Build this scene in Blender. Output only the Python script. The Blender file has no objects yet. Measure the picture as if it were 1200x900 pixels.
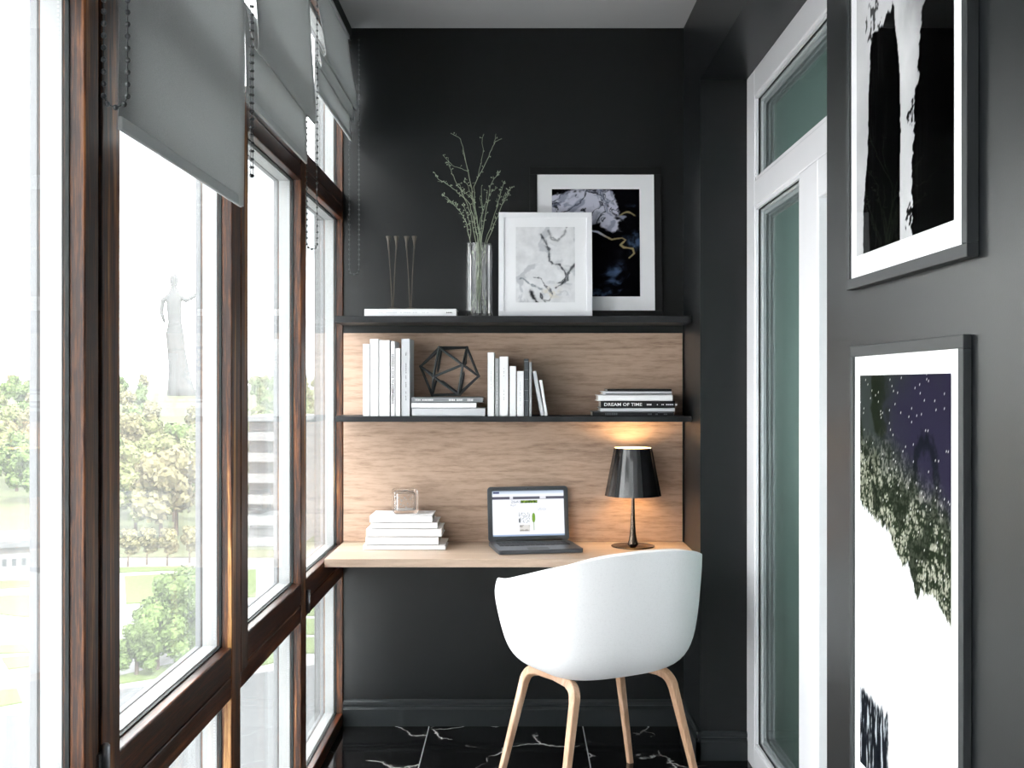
import bpy, bmesh, math, random
from mathutils import Vector, Matrix, noise
R = math.radians
rnd = random.Random(7)
scene = bpy.context.scene
COL = scene.collection
F = 1336.5; EYE = 1.346                      # focal length in pixels of a 1200 px wide frame, eye height

def s2l(c):
    return c / 12.92 if c <= .04045 else ((c + .055) / 1.055) ** 2.4
def rgb(r, g, b): return (s2l(r / 255), s2l(g / 255), s2l(b / 255), 1)
def sm(a, b, x):
    t = min(1, max(0, (x - a) / (b - a))); return t * t * (3 - 2 * t)

# ------------------------------------------------------------------ materials
class NT:
    def __init__(s, name):
        s.m = bpy.data.materials.new(name); s.m.use_nodes = True
        s.t = s.m.node_tree; s.t.nodes.clear()
        s.out = s.n('ShaderNodeOutputMaterial')
    def n(s, t, **kw):
        nd = s.t.nodes.new(t)
        for k, v in kw.items():
            if k.startswith('i_'):
                key = k[2:]; key = int(key) if key.isdigit() else key.replace('_', ' ')
                nd.inputs[key].default_value = v
            else: setattr(nd, k, v)
        return nd
    def l(s, a, b, ao=0, bi=0): s.t.links.new(a.outputs[ao], b.inputs[bi])
    def ramp(s, stops, mode='LINEAR'):
        r = s.n('ShaderNodeValToRGB'); r.color_ramp.interpolation = mode
        e = r.color_ramp.elements
        while len(e) < len(stops): e.new(.5)
        for k, (p, c) in enumerate(stops): e[k].position = p; e[k].color = c
        return r

def mat(name, color, rough=.5, metal=0, spec=.5, bump=0, bscale=200, coat=0, sheen=0, var=0, vscale=3, emit=None, estr=0, trans=0, ior=1.45):
    N = NT(name); p = N.n('ShaderNodeBsdfPrincipled')
    p.inputs['Base Color'].default_value = color; p.inputs['Roughness'].default_value = rough
    p.inputs['Metallic'].default_value = metal; p.inputs['Specular IOR Level'].default_value = spec
    p.inputs['Coat Weight'].default_value = coat; p.inputs['Sheen Weight'].default_value = sheen
    p.inputs['Transmission Weight'].default_value = trans; p.inputs['IOR'].default_value = ior
    if emit: p.inputs['Emission Color'].default_value = emit; p.inputs['Emission Strength'].default_value = estr
    N.l(p, N.out)
    tc = N.n('ShaderNodeNewGeometry')
    nz = N.n('ShaderNodeTexNoise', i_Scale=vscale, i_Detail=4.0)
    N.t.links.new(tc.outputs['Position'], nz.inputs['Vector'])
    v = max(var, .02)
    r = N.ramp([(.3, tuple(c * (1 - v) for c in color[:3]) + (1,)), (.7, tuple(min(1, c * (1 + v)) for c in color[:3]) + (1,))])
    N.l(nz, r); N.t.links.new(r.outputs[0], p.inputs['Base Color'])
    if bump:
        b = N.n('ShaderNodeBump', i_Strength=bump, i_Distance=.002)
        n2 = N.n('ShaderNodeTexNoise', i_Scale=bscale, i_Detail=3.0)
        N.t.links.new(tc.outputs['Position'], n2.inputs['Vector'])
        N.t.links.new(n2.outputs[0], b.inputs['Height']); N.t.links.new(b.outputs[0], p.inputs['Normal'])
    return N.m

def wood(name, c1, c2, c3, axis, rough=.45, stretch=14, scale=3.0, fine=60, spec=.5, bump=.15, plank=None, vein=0):
    """procedural timber whose grain runs along world axis 0, 1 or 2"""
    N = NT(name); p = N.n('ShaderNodeBsdfPrincipled', i_Roughness=rough)
    p.inputs['Specular IOR Level'].default_value = spec
    N.l(p, N.out)
    tc = N.n('ShaderNodeTexCoord'); mp = N.n('ShaderNodeMapping')
    sc = [1, 1, 1]; sc[axis] = 1 / stretch; mp.inputs['Scale'].default_value = sc
    src = tc.outputs['Object']
    if plank:                                         # boards: shift the figure from board to board
        sp = N.n('ShaderNodeSeparateXYZ'); N.t.links.new(src, sp.inputs[0])
        m1 = N.n('ShaderNodeMath', operation='MULTIPLY', i_1=1 / plank); N.t.links.new(sp.outputs[2], m1.inputs[0])
        fl = N.n('ShaderNodeMath', operation='FLOOR'); N.l(m1, fl)
        m3 = N.n('ShaderNodeMath', operation='MULTIPLY', i_1=3.7); N.l(fl, m3)
        cb = N.n('ShaderNodeCombineXYZ'); N.l(m3, cb, 0, 0); N.l(m3, cb, 0, 1)
        ad = N.n('ShaderNodeVectorMath', operation='ADD'); N.t.links.new(src, ad.inputs[0]); N.l(cb, ad, 0, 1)
        src = ad.outputs[0]
    N.t.links.new(src, mp.inputs[0])
    nz = N.n('ShaderNodeTexNoise', i_Scale=scale, i_Detail=3.0, i_Distortion=1.2); N.l(mp, nz)
    mv = N.n('ShaderNodeMath', operation='MULTIPLY', i_1=26.0 if vein else 9.0); N.l(nz, mv)
    sn = N.n('ShaderNodeMath', operation='SINE'); N.l(mv, sn)
    nf = N.n('ShaderNodeTexNoise', i_Scale=fine, i_Detail=5.0, i_Roughness=.7); N.l(mp, nf)
    ma = N.n('ShaderNodeMath', operation='MULTIPLY_ADD', i_1=.28, i_2=.0); N.l(sn, ma)
    ad = N.n('ShaderNodeMath', operation='ADD'); N.l(ma, ad); N.l(nf, ad, 0, 1)
    if vein:
        h1 = N.n('ShaderNodeMath', operation='MULTIPLY_ADD', i_1=.5, i_2=.5); N.l(sn, h1)
        h2 = N.n('ShaderNodeMath', operation='POWER', i_1=9.0); N.l(h1, h2)
        h3 = N.n('ShaderNodeMath', operation='MULTIPLY', i_1=-vein); N.l(h2, h3)
        ad0 = N.n('ShaderNodeMath', operation='MULTIPLY_ADD', i_1=.05); N.l(sn, ad0); N.l(nf, ad0, 0, 2)
        ad = N.n('ShaderNodeMath', operation='ADD'); N.l(ad0, ad); N.l(h3, ad, 0, 1)
    r = N.ramp([(.22, c1), (.5, c2), (.8, c3)]); N.l(ad, r)
    N.t.links.new(r.outputs[0], p.inputs['Base Color'])
    b = N.n('ShaderNodeBump', i_Strength=bump, i_Distance=.001); N.t.links.new(nf.outputs[0], b.inputs['Height'])
    N.t.links.new(b.outputs[0], p.inputs['Normal'])
    return N.m

def pane_mat(name, tint, refl=1.0, veil=0):
    N = NT(name)
    lw = N.n('ShaderNodeLayerWeight', i_Blend=.5)
    pw = N.n('ShaderNodeMath', operation='POWER', i_1=5.0); N.l(lw, pw, 1)
    ma = N.n('ShaderNodeMath', operation='MULTIPLY_ADD', i_1=.9 * refl, i_2=.035 * refl); N.l(pw, ma)
    tr = N.n('ShaderNodeBsdfTransparent', i_Color=tint); gl = N.n('ShaderNodeBsdfGlossy', i_Roughness=.0)
    if veil:                                          # milky layer mixed into the glass to imitate pale haze over the view
        tl = N.n('ShaderNodeBsdfTranslucent', i_Color=(.9, .92, .92, 1)); m0 = N.n('ShaderNodeMixShader', i_0=veil)
        N.l(tr, m0, 0, 1); N.l(tl, m0, 0, 2); tr = m0
    mx = N.n('ShaderNodeMixShader'); N.l(ma, mx); N.l(tr, mx, 0, 1); N.l(gl, mx, 0, 2); N.l(mx, N.out)
    return N.m

M = {}
M['wall'] = mat('dark_wall_paint', rgb(15, 18, 20), .36, bump=.04, bscale=350, spec=.55)
M['ceiling'] = mat('ceiling_paint', rgb(186, 186, 188), .8)
M['base'] = mat('baseboard_paint', rgb(38, 42, 44), .35, spec=.5)
M['shelf'] = mat('shelf_laminate', rgb(30, 32, 35), .45, spec=.4)
M['panel'] = wood('walnut_panel', rgb(132, 106, 89), rgb(178, 151, 131), rgb(190, 163, 143), 0, .5, 10, 1.7, 110, plank=.25, vein=.17)
M['desk'] = wood('desk_oak', rgb(188, 164, 144), rgb(204, 181, 161), rgb(214, 194, 176), 0, .42, 10, 6.0, 120)
M['frame_v'] = wood('window_timber_upright', rgb(42, 17, 5), rgb(128, 74, 32), rgb(206, 158, 96), 2, .45, 22, 18, 260, bump=.4)
M['frame_h'] = wood('window_timber_rail', rgb(38, 13, 4), rgb(108, 54, 22), rgb(176, 114, 60), 1, .30, 22, 18, 260, bump=.4)
M['leg'] = wood('oak_leg', rgb(190, 150, 120), rgb(215, 178, 150), rgb(228, 196, 170), 2, .5, 12, 10, 120, bump=.05)
M['gasket'] = mat('rubber_gasket', rgb(20, 28, 28), .6)
M['spacer'] = mat('spacer_aluminium', rgb(165, 168, 169), .5)
M['seal'] = mat('outer_grey_seal', rgb(104, 106, 110), .6)
M['upvc'] = mat('white_plastic_frame', rgb(232, 232, 236), .25)
M['white'] = mat('white_paper', rgb(236, 236, 238), .6)
M['pages'] = mat('paper_block', rgb(205, 200, 192), .8, bump=.3, bscale=900)
M['grey'] = mat('grey_cloth_cover', rgb(120, 122, 126), .6)
M['lgrey'] = mat('pale_grey_cover', rgb(196, 198, 202), .6)
M['mgrey'] = mat('mid_grey_cover', rgb(160, 164, 166), .6)
M['black'] = mat('black_cover', rgb(16, 17, 20), .4)
M['dgrey'] = mat('charcoal_cover', rgb(70, 74, 78), .5)
M['ink_faint'] = mat('faint_grey_print', rgb(196, 198, 202), .6)
M['ink_mid'] = mat('grey_print', rgb(104, 106, 110), .6)
M['ink'] = mat('dark_print', rgb(60, 60, 62), .6)
M['ink_white'] = mat('white_print', rgb(235, 235, 235), .6)
M['mat'] = mat('picture_mat_board', rgb(240, 240, 243), .7)
M['pframe_w'] = mat('white_picture_frame', rgb(238, 238, 242), .4)
M['pframe_d'] = mat('charcoal_picture_frame', rgb(36, 39, 41), .5)
M['pframe_b'] = mat('black_picture_frame', rgb(8, 8, 9), .4)
M['bronze'] = mat('dark_bronze', rgb(74, 67, 60), .5)
M['iron'] = mat('black_iron', rgb(62, 66, 68), .55, metal=.2)
M['lap'] = mat('laptop_graphite', rgb(84, 88, 94), .4, metal=.3)
M['key'] = mat('laptop_keys', rgb(26, 27, 30), .5)
M['shade_out'] = mat('black_lamp_shade', rgb(8, 8, 11), .14, spec=.6, coat=.3)
M['shade_in'] = mat('lamp_shade_lining', rgb(240, 225, 195), .6)
M['lampmetal'] = mat('dark_chrome', rgb(92, 80, 70), .15, metal=1)
M['bulb'] = mat('bulb_glow', (1, .8, .5, 1), .5, emit=(1, .66, .32, 1), estr=10)
M['chain'] = mat('bead_chain_metal', rgb(70, 72, 74), .35)
M['steel'] = mat('hinge_steel', rgb(150, 152, 156), .3, metal=.9)
M['twig'] = mat('dried_twig', rgb(158, 168, 146), .8, var=.15, vscale=60)
M['glass'] = mat('clear_glass', (1, 1, 1, 1), 0.0, trans=1, ior=1.47)
M['pane'] = pane_mat('window_pane', (.985, .99, .988, 1), .45, .022)
M['doorpane'] = pane_mat('door_pane', (.94, .96, .955, 1), .8)
M['artglass'] = pane_mat('picture_glass', (.98, .98, .98, 1), .2)
M['chair'] = None

def chair_fabric():
    N = NT('white_woven_upholstery'); p = N.n('ShaderNodeBsdfPrincipled', i_Roughness=.85)
    p.inputs['Sheen Weight'].default_value = .25
    tc = N.n('ShaderNodeTexCoord')
    w1 = N.n('ShaderNodeTexNoise', i_Scale=420.0, i_Detail=2.0)
    mp = N.n('ShaderNodeMapping'); mp.inputs['Scale'].default_value = (1, 1, .25); N.l(tc, mp, 3); N.l(mp, w1)
    w2 = N.n('ShaderNodeTexNoise', i_Scale=420.0, i_Detail=2.0)
    mq = N.n('ShaderNodeMapping'); mq.inputs['Scale'].default_value = (.25, .25, 1); N.l(tc, mq, 3); N.l(mq, w2)
    ad = N.n('ShaderNodeMath', operation='ADD'); N.l(w1, ad); N.l(w2, ad, 0, 1)
    r = N.ramp([(.7, rgb(232, 232, 234)), (1.0, rgb(238, 238, 240))]); N.l(ad, r)
    N.t.links.new(r.outputs[0], p.inputs['Base Color'])
    b = N.n('ShaderNodeBump', i_Strength=.12, i_Distance=.001); N.t.links.new(ad.outputs[0], b.inputs['Height'])
    N.t.links.new(b.outputs[0], p.inputs['Normal']); N.l(p, N.out); return N.m
M['chair'] = chair_fabric()

def blind_fabric():
    N = NT('grey_blind_fabric'); p = N.n('ShaderNodeBsdfDiffuse', i_Roughness=.6)
    t = N.n('ShaderNodeBsdfTranslucent'); mx = N.n('ShaderNodeMixShader', i_0=.22)
    tc = N.n('ShaderNodeNewGeometry'); nz = N.n('ShaderNodeTexNoise', i_Scale=600.0, i_Detail=3.0)
    N.l(tc, nz); r = N.ramp([(.3, rgb(196, 198, 198)), (.7, rgb(220, 222, 222))]); N.l(nz, r)
    N.l(r, p); N.l(r, t); N.l(p, mx, 0, 1); N.l(t, mx, 0, 2); N.l(mx, N.out)
    b = N.n('ShaderNodeBump', i_Strength=.3, i_Distance=.001); N.t.links.new(nz.outputs[0], b.inputs['Height'])
    N.t.links.new(b.outputs[0], p.inputs['Normal']); return N.m
M['blind'] = blind_fabric()

def marble_floor():
    N = NT('black_marble_tiles'); p = N.n('ShaderNodeBsdfPrincipled', i_Roughness=.08)
    p.inputs['Specular IOR Level'].default_value = .2
    g = N.n('ShaderNodeNewGeometry'); sp = N.n('ShaderNodeSeparateXYZ'); N.l(g, sp)
    def tile(axis, off):
        a = N.n('ShaderNodeMath', operation='ADD', i_1=off); N.l(sp, a, axis)
        m = N.n('ShaderNodeMath', operation='MULTIPLY', i_1=1 / .604); N.l(a, m)
        f = N.n('ShaderNodeMath', operation='FLOOR'); N.l(m, f)
        fr = N.n('ShaderNodeMath', operation='FRACT'); N.l(m, fr)
        pp = N.n('ShaderNodeMath', operation='PINGPONG', i_1=.5); N.l(fr, pp)
        lt = N.n('ShaderNodeMath', operation='LESS_THAN', i_1=.0032); N.l(pp, lt)
        return f, lt
    fx, lx = tile(0, .346 + .604 * 5); fy, ly = tile(1, .338)
    mg = N.n('ShaderNodeMath', operation='MAXIMUM'); N.l(lx, mg); N.l(ly, mg, 0, 1)
    cb = N.n('ShaderNodeCombineXYZ'); N.l(fx, cb); N.l(fy, cb, 0, 1)
    sc = N.n('ShaderNodeVectorMath', operation='SCALE'); sc.inputs[3].default_value = 2.37; N.l(cb, sc)
    ad = N.n('ShaderNodeVectorMath', operation='ADD'); N.l(g, ad); N.l(sc, ad, 0, 1)
    nz = N.n('ShaderNodeTexNoise', i_Scale=3.0, i_Detail=6.0); N.l(ad, nz)
    s2 = N.n('ShaderNodeVectorMath', operation='SCALE'); s2.inputs[3].default_value = .5; N.l(nz, s2, 1)
    a2 = N.n('ShaderNodeVectorMath', operation='ADD'); N.l(ad, a2); N.l(s2, a2, 0, 1)
    vo = N.n('ShaderNodeTexVoronoi', feature='DISTANCE_TO_EDGE', i_Scale=2.3); N.l(a2, vo)
    r1 = N.ramp([(.0, (1, 1, 1, 1)), (.012, (.12, .12, .12, 1)), (.03, (0, 0, 0, 1))]); N.l(vo, r1)
    n2 = N.n('ShaderNodeTexNoise', i_Scale=4.0, i_Detail=3.0); N.l(a2, n2)
    r2 = N.ramp([(.46, (0, 0, 0, 1)), (.62, (1, 1, 1, 1))]); N.l(n2, r2)
    mm = N.n('ShaderNodeMath', operation='MULTIPLY'); N.l(r1, mm); N.l(r2, mm, 0, 1)
    mxc = N.n('ShaderNodeMixRGB', i_1=rgb(9, 9, 10), i_2=rgb(215, 215, 212)); N.l(mm, mxc)
    mx2 = N.n('ShaderNodeMixRGB', i_2=rgb(150, 152, 154)); N.l(mg, mx2); N.l(mxc, mx2, 0, 1)
    N.t.links.new(mx2.outputs[0], p.inputs['Base Color']); N.l(p, N.out); return N.m
M['floor'] = marble_floor()

# ------------------------------------------------------------------ mesh helpers
class MB:
    def __init__(s): s.v = []; s.f = []; s.sm = []
    def add(s, vs, fs, smooth=False, mtx=None):
        o = len(s.v)
        for v in vs:
            v = Vector(v); s.v.append(tuple(mtx @ v if mtx else v))
        for f in fs: s.f.append(tuple(i + o for i in f)); s.sm.append(smooth)
        return s
    def box(s, x0, x1, y0, y1, z0, z1, mtx=None):
        v = [(x, y, z) for x in (x0, x1) for y in (y0, y1) for z in (z0, z1)]
        return s.add(v, [(0, 1, 3, 2), (4, 6, 7, 5), (0, 4, 5, 1), (2, 3, 7, 6), (0, 2, 6, 4), (1, 5, 7, 3)], mtx=mtx)
    def lathe(s, prof, n=32, c=(0, 0, 0), smooth=True, caps=True, mtx=None):
        vs = []; fs = []
        for r, z in prof:
            for k in range(n):
                a = 2 * math.pi * k / n; vs.append((c[0] + r * math.cos(a), c[1] + r * math.sin(a), c[2] + z))
        for j in range(len(prof) - 1):
            for k in range(n):
                k2 = (k + 1) % n; fs.append((j * n + k, j * n + k2, (j + 1) * n + k2, (j + 1) * n + k))
        if caps:
            fs.append(tuple(range(n - 1, -1, -1))); fs.append(tuple((len(prof) - 1) * n + k for k in range(n)))
        return s.add(vs, fs, smooth, mtx)
    def tube(s, pts, rad, n=8, rect=None, up=None, smooth=True):
        pts = [Vector(p) for p in pts]
        if not isinstance(rad, (list, tuple)): rad = [rad] * len(pts)
        vs = []; fs = []; prev = Vector(up) if up else None
        for i, p in enumerate(pts):
            t = (pts[min(i + 1, len(pts) - 1)] - pts[max(i - 1, 0)]).normalized()
            if prev is None: prev = Vector((0, 0, 1)) if abs(t.z) < .9 else Vector((1, 0, 0))
            a = (prev - t * prev.dot(t)).normalized(); b = t.cross(a); prev = a
            if rect:
                w, h = rect[i] if isinstance(rect, list) else rect
                k = .22; cs = [(-w, -h + h*k), (-w + w*k, -h), (w - w*k, -h), (w, -h + h*k), (w, h - h*k), (w - w*k, h), (-w + w*k, h), (-w, h - h*k)]
                for x, y in cs: vs.append(p + a * x + b * y)
            else:
                for k in range(n):
                    an = 2 * math.pi * k / n; vs.append(p + (a * math.cos(an) + b * math.sin(an)) * rad[i])
        m = 8 if rect else n
        for j in range(len(pts) - 1):
            for k in range(m):
                k2 = (k + 1) % m; fs.append((j * m + k, j * m + k2, (j + 1) * m + k2, (j + 1) * m + k))
        fs.append(tuple(range(m - 1, -1, -1))); fs.append(tuple((len(pts) - 1) * m + k for k in range(m)))
        return s.add(vs, fs, smooth)
    def ball(s, c, r, n=8, m=6, sc=(1, 1, 1)):
        vs = [(c[0], c[1], c[2] - r * sc[2])]; fs = []
        for j in range(1, m):
            ph = math.pi * j / m - math.pi / 2
            for k in range(n):
                a = 2 * math.pi * k / n
                vs.append((c[0] + r * sc[0] * math.cos(ph) * math.cos(a), c[1] + r * sc[1] * math.cos(ph) * math.sin(a), c[2] + r * sc[2] * math.sin(ph)))
        vs.append((c[0], c[1], c[2] + r * sc[2])); L = len(vs) - 1
        for k in range(n): fs.append((0, 1 + (k + 1) % n, 1 + k)); fs.append((L, 1 + (m - 2) * n + k, 1 + (m - 2) * n + (k + 1) % n))
        for j in range(m - 2):
            for k in range(n): fs.append((1 + j * n + k, 1 + j * n + (k + 1) % n, 1 + (j + 1) * n + (k + 1) % n, 1 + (j + 1) * n + k))
        return s.add(vs, fs, True)
    def prism(s, poly, axis, a, b):
        """poly in the two other axes, extruded along axis from a to b"""
        n = len(poly)
        def pt(u, v, w):
            l = [0, 0, 0]; o = [k for k in range(3) if k != axis]; l[axis] = w; l[o[0]] = u; l[o[1]] = v; return tuple(l)
        vs = [pt(u, v, a) for u, v in poly] + [pt(u, v, b) for u, v in poly]
        fs = [tuple(range(n)), tuple(range(2 * n - 1, n - 1, -1))] + [(k, n + k, n + (k + 1) % n, (k + 1) % n) for k in range(n)]
        return s.add(vs, fs)
    def build(s, name, m, parent=None, bevel=0, seg=2, fix=True, base=None):
        me = bpy.data.meshes.new(name)
        vs = s.v
        if base is not None:
            bx, by, bz = base; vs = [(x - bx, y - by, z - bz) for x, y, z in vs]
        me.from_pydata(vs, [], s.f); me.polygons.foreach_set('use_smooth', s.sm)
        if fix:
            bm = bmesh.new(); bm.from_mesh(me); bmesh.ops.recalc_face_normals(bm, faces=bm.faces); bm.to_mesh(me); bm.free()
        me.materials.append(M[m] if isinstance(m, str) else m)
        o = bpy.data.objects.new(name, me); COL.objects.link(o)
        if parent: o.parent = parent
        if base is not None: o.location = base
        if bevel:
            md = o.modifiers.new('bevel', 'BEVEL'); md.width = bevel; md.segments = seg; md.limit_method = 'ANGLE'; md.angle_limit = R(40)
        return o

def tag(o, label=None, cat=None, group=None, kind=None):
    if label: o['label'] = label
    if cat: o['category'] = cat
    if group: o['group'] = group
    if kind: o['kind'] = kind
    return o
def empty(name, loc, rz=0, label=None, cat=None, group=None, kind=None):
    o = bpy.data.objects.new(name, None); COL.objects.link(o); o.location = loc; o.rotation_euler = (0, 0, rz)
    o.empty_display_size = .05
    return tag(o, label, cat, group, kind)
def struct(name, mb, m, **kw): return tag(mb.build(name, m, **kw), kind='structure')

def text_mesh(name, txt, size, m, parent, mtx, width=None, bold=0.0):
    cu = bpy.data.curves.new(name, 'FONT'); cu.body = txt; cu.size = size; cu.align_x = 'CENTER'; cu.align_y = 'CENTER'
    cu.offset = bold; cu.resolution_u = 2
    ob = bpy.data.objects.new(name, cu); COL.objects.link(ob)
    dg = bpy.context.evaluated_depsgraph_get(); me = bpy.data.meshes.new_from_object(ob.evaluated_get(dg))
    bpy.data.objects.remove(ob); bpy.data.curves.remove(cu)
    if width:
        xs = [v.co.x for v in me.vertices]; k = width / (max(xs) - min(xs))
        for v in me.vertices: v.co.x *= k
    me.transform(mtx); me.materials.clear(); me.materials.append(M[m]); me.name = name
    o = bpy.data.objects.new(name, me); COL.objects.link(o); o.parent = parent
    return o

# ------------------------------------------------------------------ the room
H = 2.75; D = 4.5; WL = -.686; WR = .657; YB = -1.4
struct('floor', MB().box(-.80, 1.0, YB - .2, D + .1, -.12, 0), 'floor')
struct('ceiling', MB().box(-.80, 1.0, YB - .2, D + .1, H, H + .12), 'ceiling')
struct('wall_back', MB().box(-.80, 1.0, D, D + .12, 0, H), 'wall')
struct('wall_front', MB().box(-.80, 1.0, YB - .12, YB, 0, H), 'wall')
YF, YN = 4.091, 2.419; XD = .8234; ZS = 2.439
struct('wall_right', MB().box(WR, XD + .1, YB, YN, 0, H), 'wall')
struct('wall_right_end', MB().box(WR, XD + .1, YF, D, 0, H), 'wall')
struct('wall_right_lintel', MB().box(WR, XD + .1, YN, YF, ZS, H), 'wall')
struct('trim_1', MB().box(WL - .1, WL + .033, YB, D, 2.70, H), 'gasket')

def base_profile(off, sgn):
    # (distance from wall, height)
    p = [(0, 0), (.017, 0), (.017, .066), (.013, .071), (.009, .074), (.009, .080), (.014, .084), (.014, .094), (.008, .101), (0, .103)]
    return [(off + sgn * d, z) for d, z in p]
struct('baseboard_back', MB().prism(base_profile(D, -1), 0, WL, WR), 'base')
struct('baseboard_right_end', MB().prism(base_profile(WR, -1), 1, YF - .017, D), 'base')
struct('baseboard_reveal', MB().prism(base_profile(YF, -1), 0, WR - .017, XD), 'base')
struct('baseboard_right', MB().prism(base_profile(WR, -1), 1, YB, YN), 'base')

# ------------------------------------------------------------------ windows on the left
XO = -.775; XG = -.716
def vbar(mb, y0, y1, z0=0, z1=2.70, x1=WL): mb.box(XO, x1, y0, y1, z0, z1)
def trim(n, y0, y1, z0=0, z1=2.70):
    mb = MB(); vbar(mb, y0, y1, z0, z1); struct('trim_%d' % n, mb, 'frame_v', bevel=.003)
trim(2, 1.812, 1.871); trim(3, 2.745, 2.830); trim(4, 3.624, 3.712); trim(5, 4.488, D, )
trim(6, .90, .985); trim(7, -.10, -.015); trim(8, YB, YB + .05)
mb = MB(); mb.box(XO, WL - .012, 1.871, 1.886, 0, 2.70); mb.box(XO, WL - .010, 2.830, 2.838, .62, 2.08)
struct('trim_9', mb, 'gasket')

def window(n, y0, y1, z0, z1, stile0=0, rail_lo=None, rail_hi=None):
    """one glazed light: root mesh is its timber rails, children are seals, spacer and panes"""
    fr = MB()
    for (a, b) in (rail_lo or []): fr.box(XO, WL - .0015, y0 - stile0, y1, a, b)
    for (a, b) in (rail_hi or []): fr.box(XO, WL - .0015, y0 - stile0, y1, a, b)
    root = struct('window_%d' % n, fr, 'frame_h', bevel=.003)
    if stile0: 
        s_ = MB(); vbar(s_, y0 - stile0, y0, z0 - .085 if z0 > .3 else 0, z1 + .085 if z1 < 2.4 else z1); s_.build('sash_stile', 'frame_v', root, bevel=.003)
    def ring(mbb, xa, xb, w, e=0):
        mbb.box(xa, xb, y0 - e, y0 + w, z0 - e, z1 + e); mbb.box(xa, xb, y1 - w, y1 + e, z0 - e, z1 + e)
        mbb.box(xa, xb, y0 + w, y1 - w, z0 - e, z0 + w); mbb.box(xa, xb, y0 + w, y1 - w, z1 - w, z1 + e); return mbb
    ring(MB(), XG - .001, XG + .005, .0035).build('gasket', 'gasket', root)
    ring(MB(), XG - .040, XG - .006, .004).build('spacer', 'spacer', root)
    holes = MB()                                     # perforation of the spacer bar, far upright only
    z = z0 + .02
    while z < z1 - .02 and y1 > 1.5:
        holes.box(XG - .013, XG - .010, y1 - .0045, y1 - .004, z, z + .003); z += .007
    if holes.v: holes.build('spacer_perforation', 'lgrey', root)
    MB().box(XG - .005, XG - .001, y0, y1, z0, z1).build('inner_pane', 'pane', root)
    MB().box(XG - .045, XG - .041, y0, y1, z0, z1).build('outer_pane', 'pane', root)
    ring(MB(), XO + .002, XG - .0455, .004).build('outer_seal', 'seal', root)
    return root
lo = [(.588, .640), (.643, .712)]; tr = [(1.995, 2.045), (2.048, 2.102)]
bays = [(YB + .05, -.10, 0), (-.015, .90, 0), (.985, 1.812, 0), (1.972, 2.745, .086), (2.910, 3.624, .072), (3.712, 4.488, 0)]
n = 1; wins = {}
for (a, b, st) in bays:
    wins[(n, 'mid')] = window(n, a, b, .712, 1.995, st, lo, None); n += 1
    a2 = 2.830 if abs(a - 2.910) < .01 else a
    window(n, a2, b, .050, .588, .086 if abs(a - 1.972) < .01 else 0, [(0, .050)], None); n += 1
    window(n, a2, b, 2.102, 2.665, .086 if abs(a - 1.972) < .01 else 0, tr, [(2.665, 2.70)]); n += 1
hg = MB(); hg.lathe([(.006, 0), (.006, .075)], 12, (WL + .006, 3.716, .600)); hg.box(WL - .002, WL + .004, 3.716, 3.735, .602, .673)
hg.build('hinge', 'steel', wins[(16, 'mid')]) if (16, 'mid') in wins else None
hg = MB(); hg.lathe([(.007, 0), (.007, .09), (.004, .094)], 12, (WL + .008, 1.880, .66)); hg.box(WL - .002, WL + .004, 1.86, 1.90, .665, .74)
hg.build('hinge', 'steel', wins[(10, 'mid')])

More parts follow.
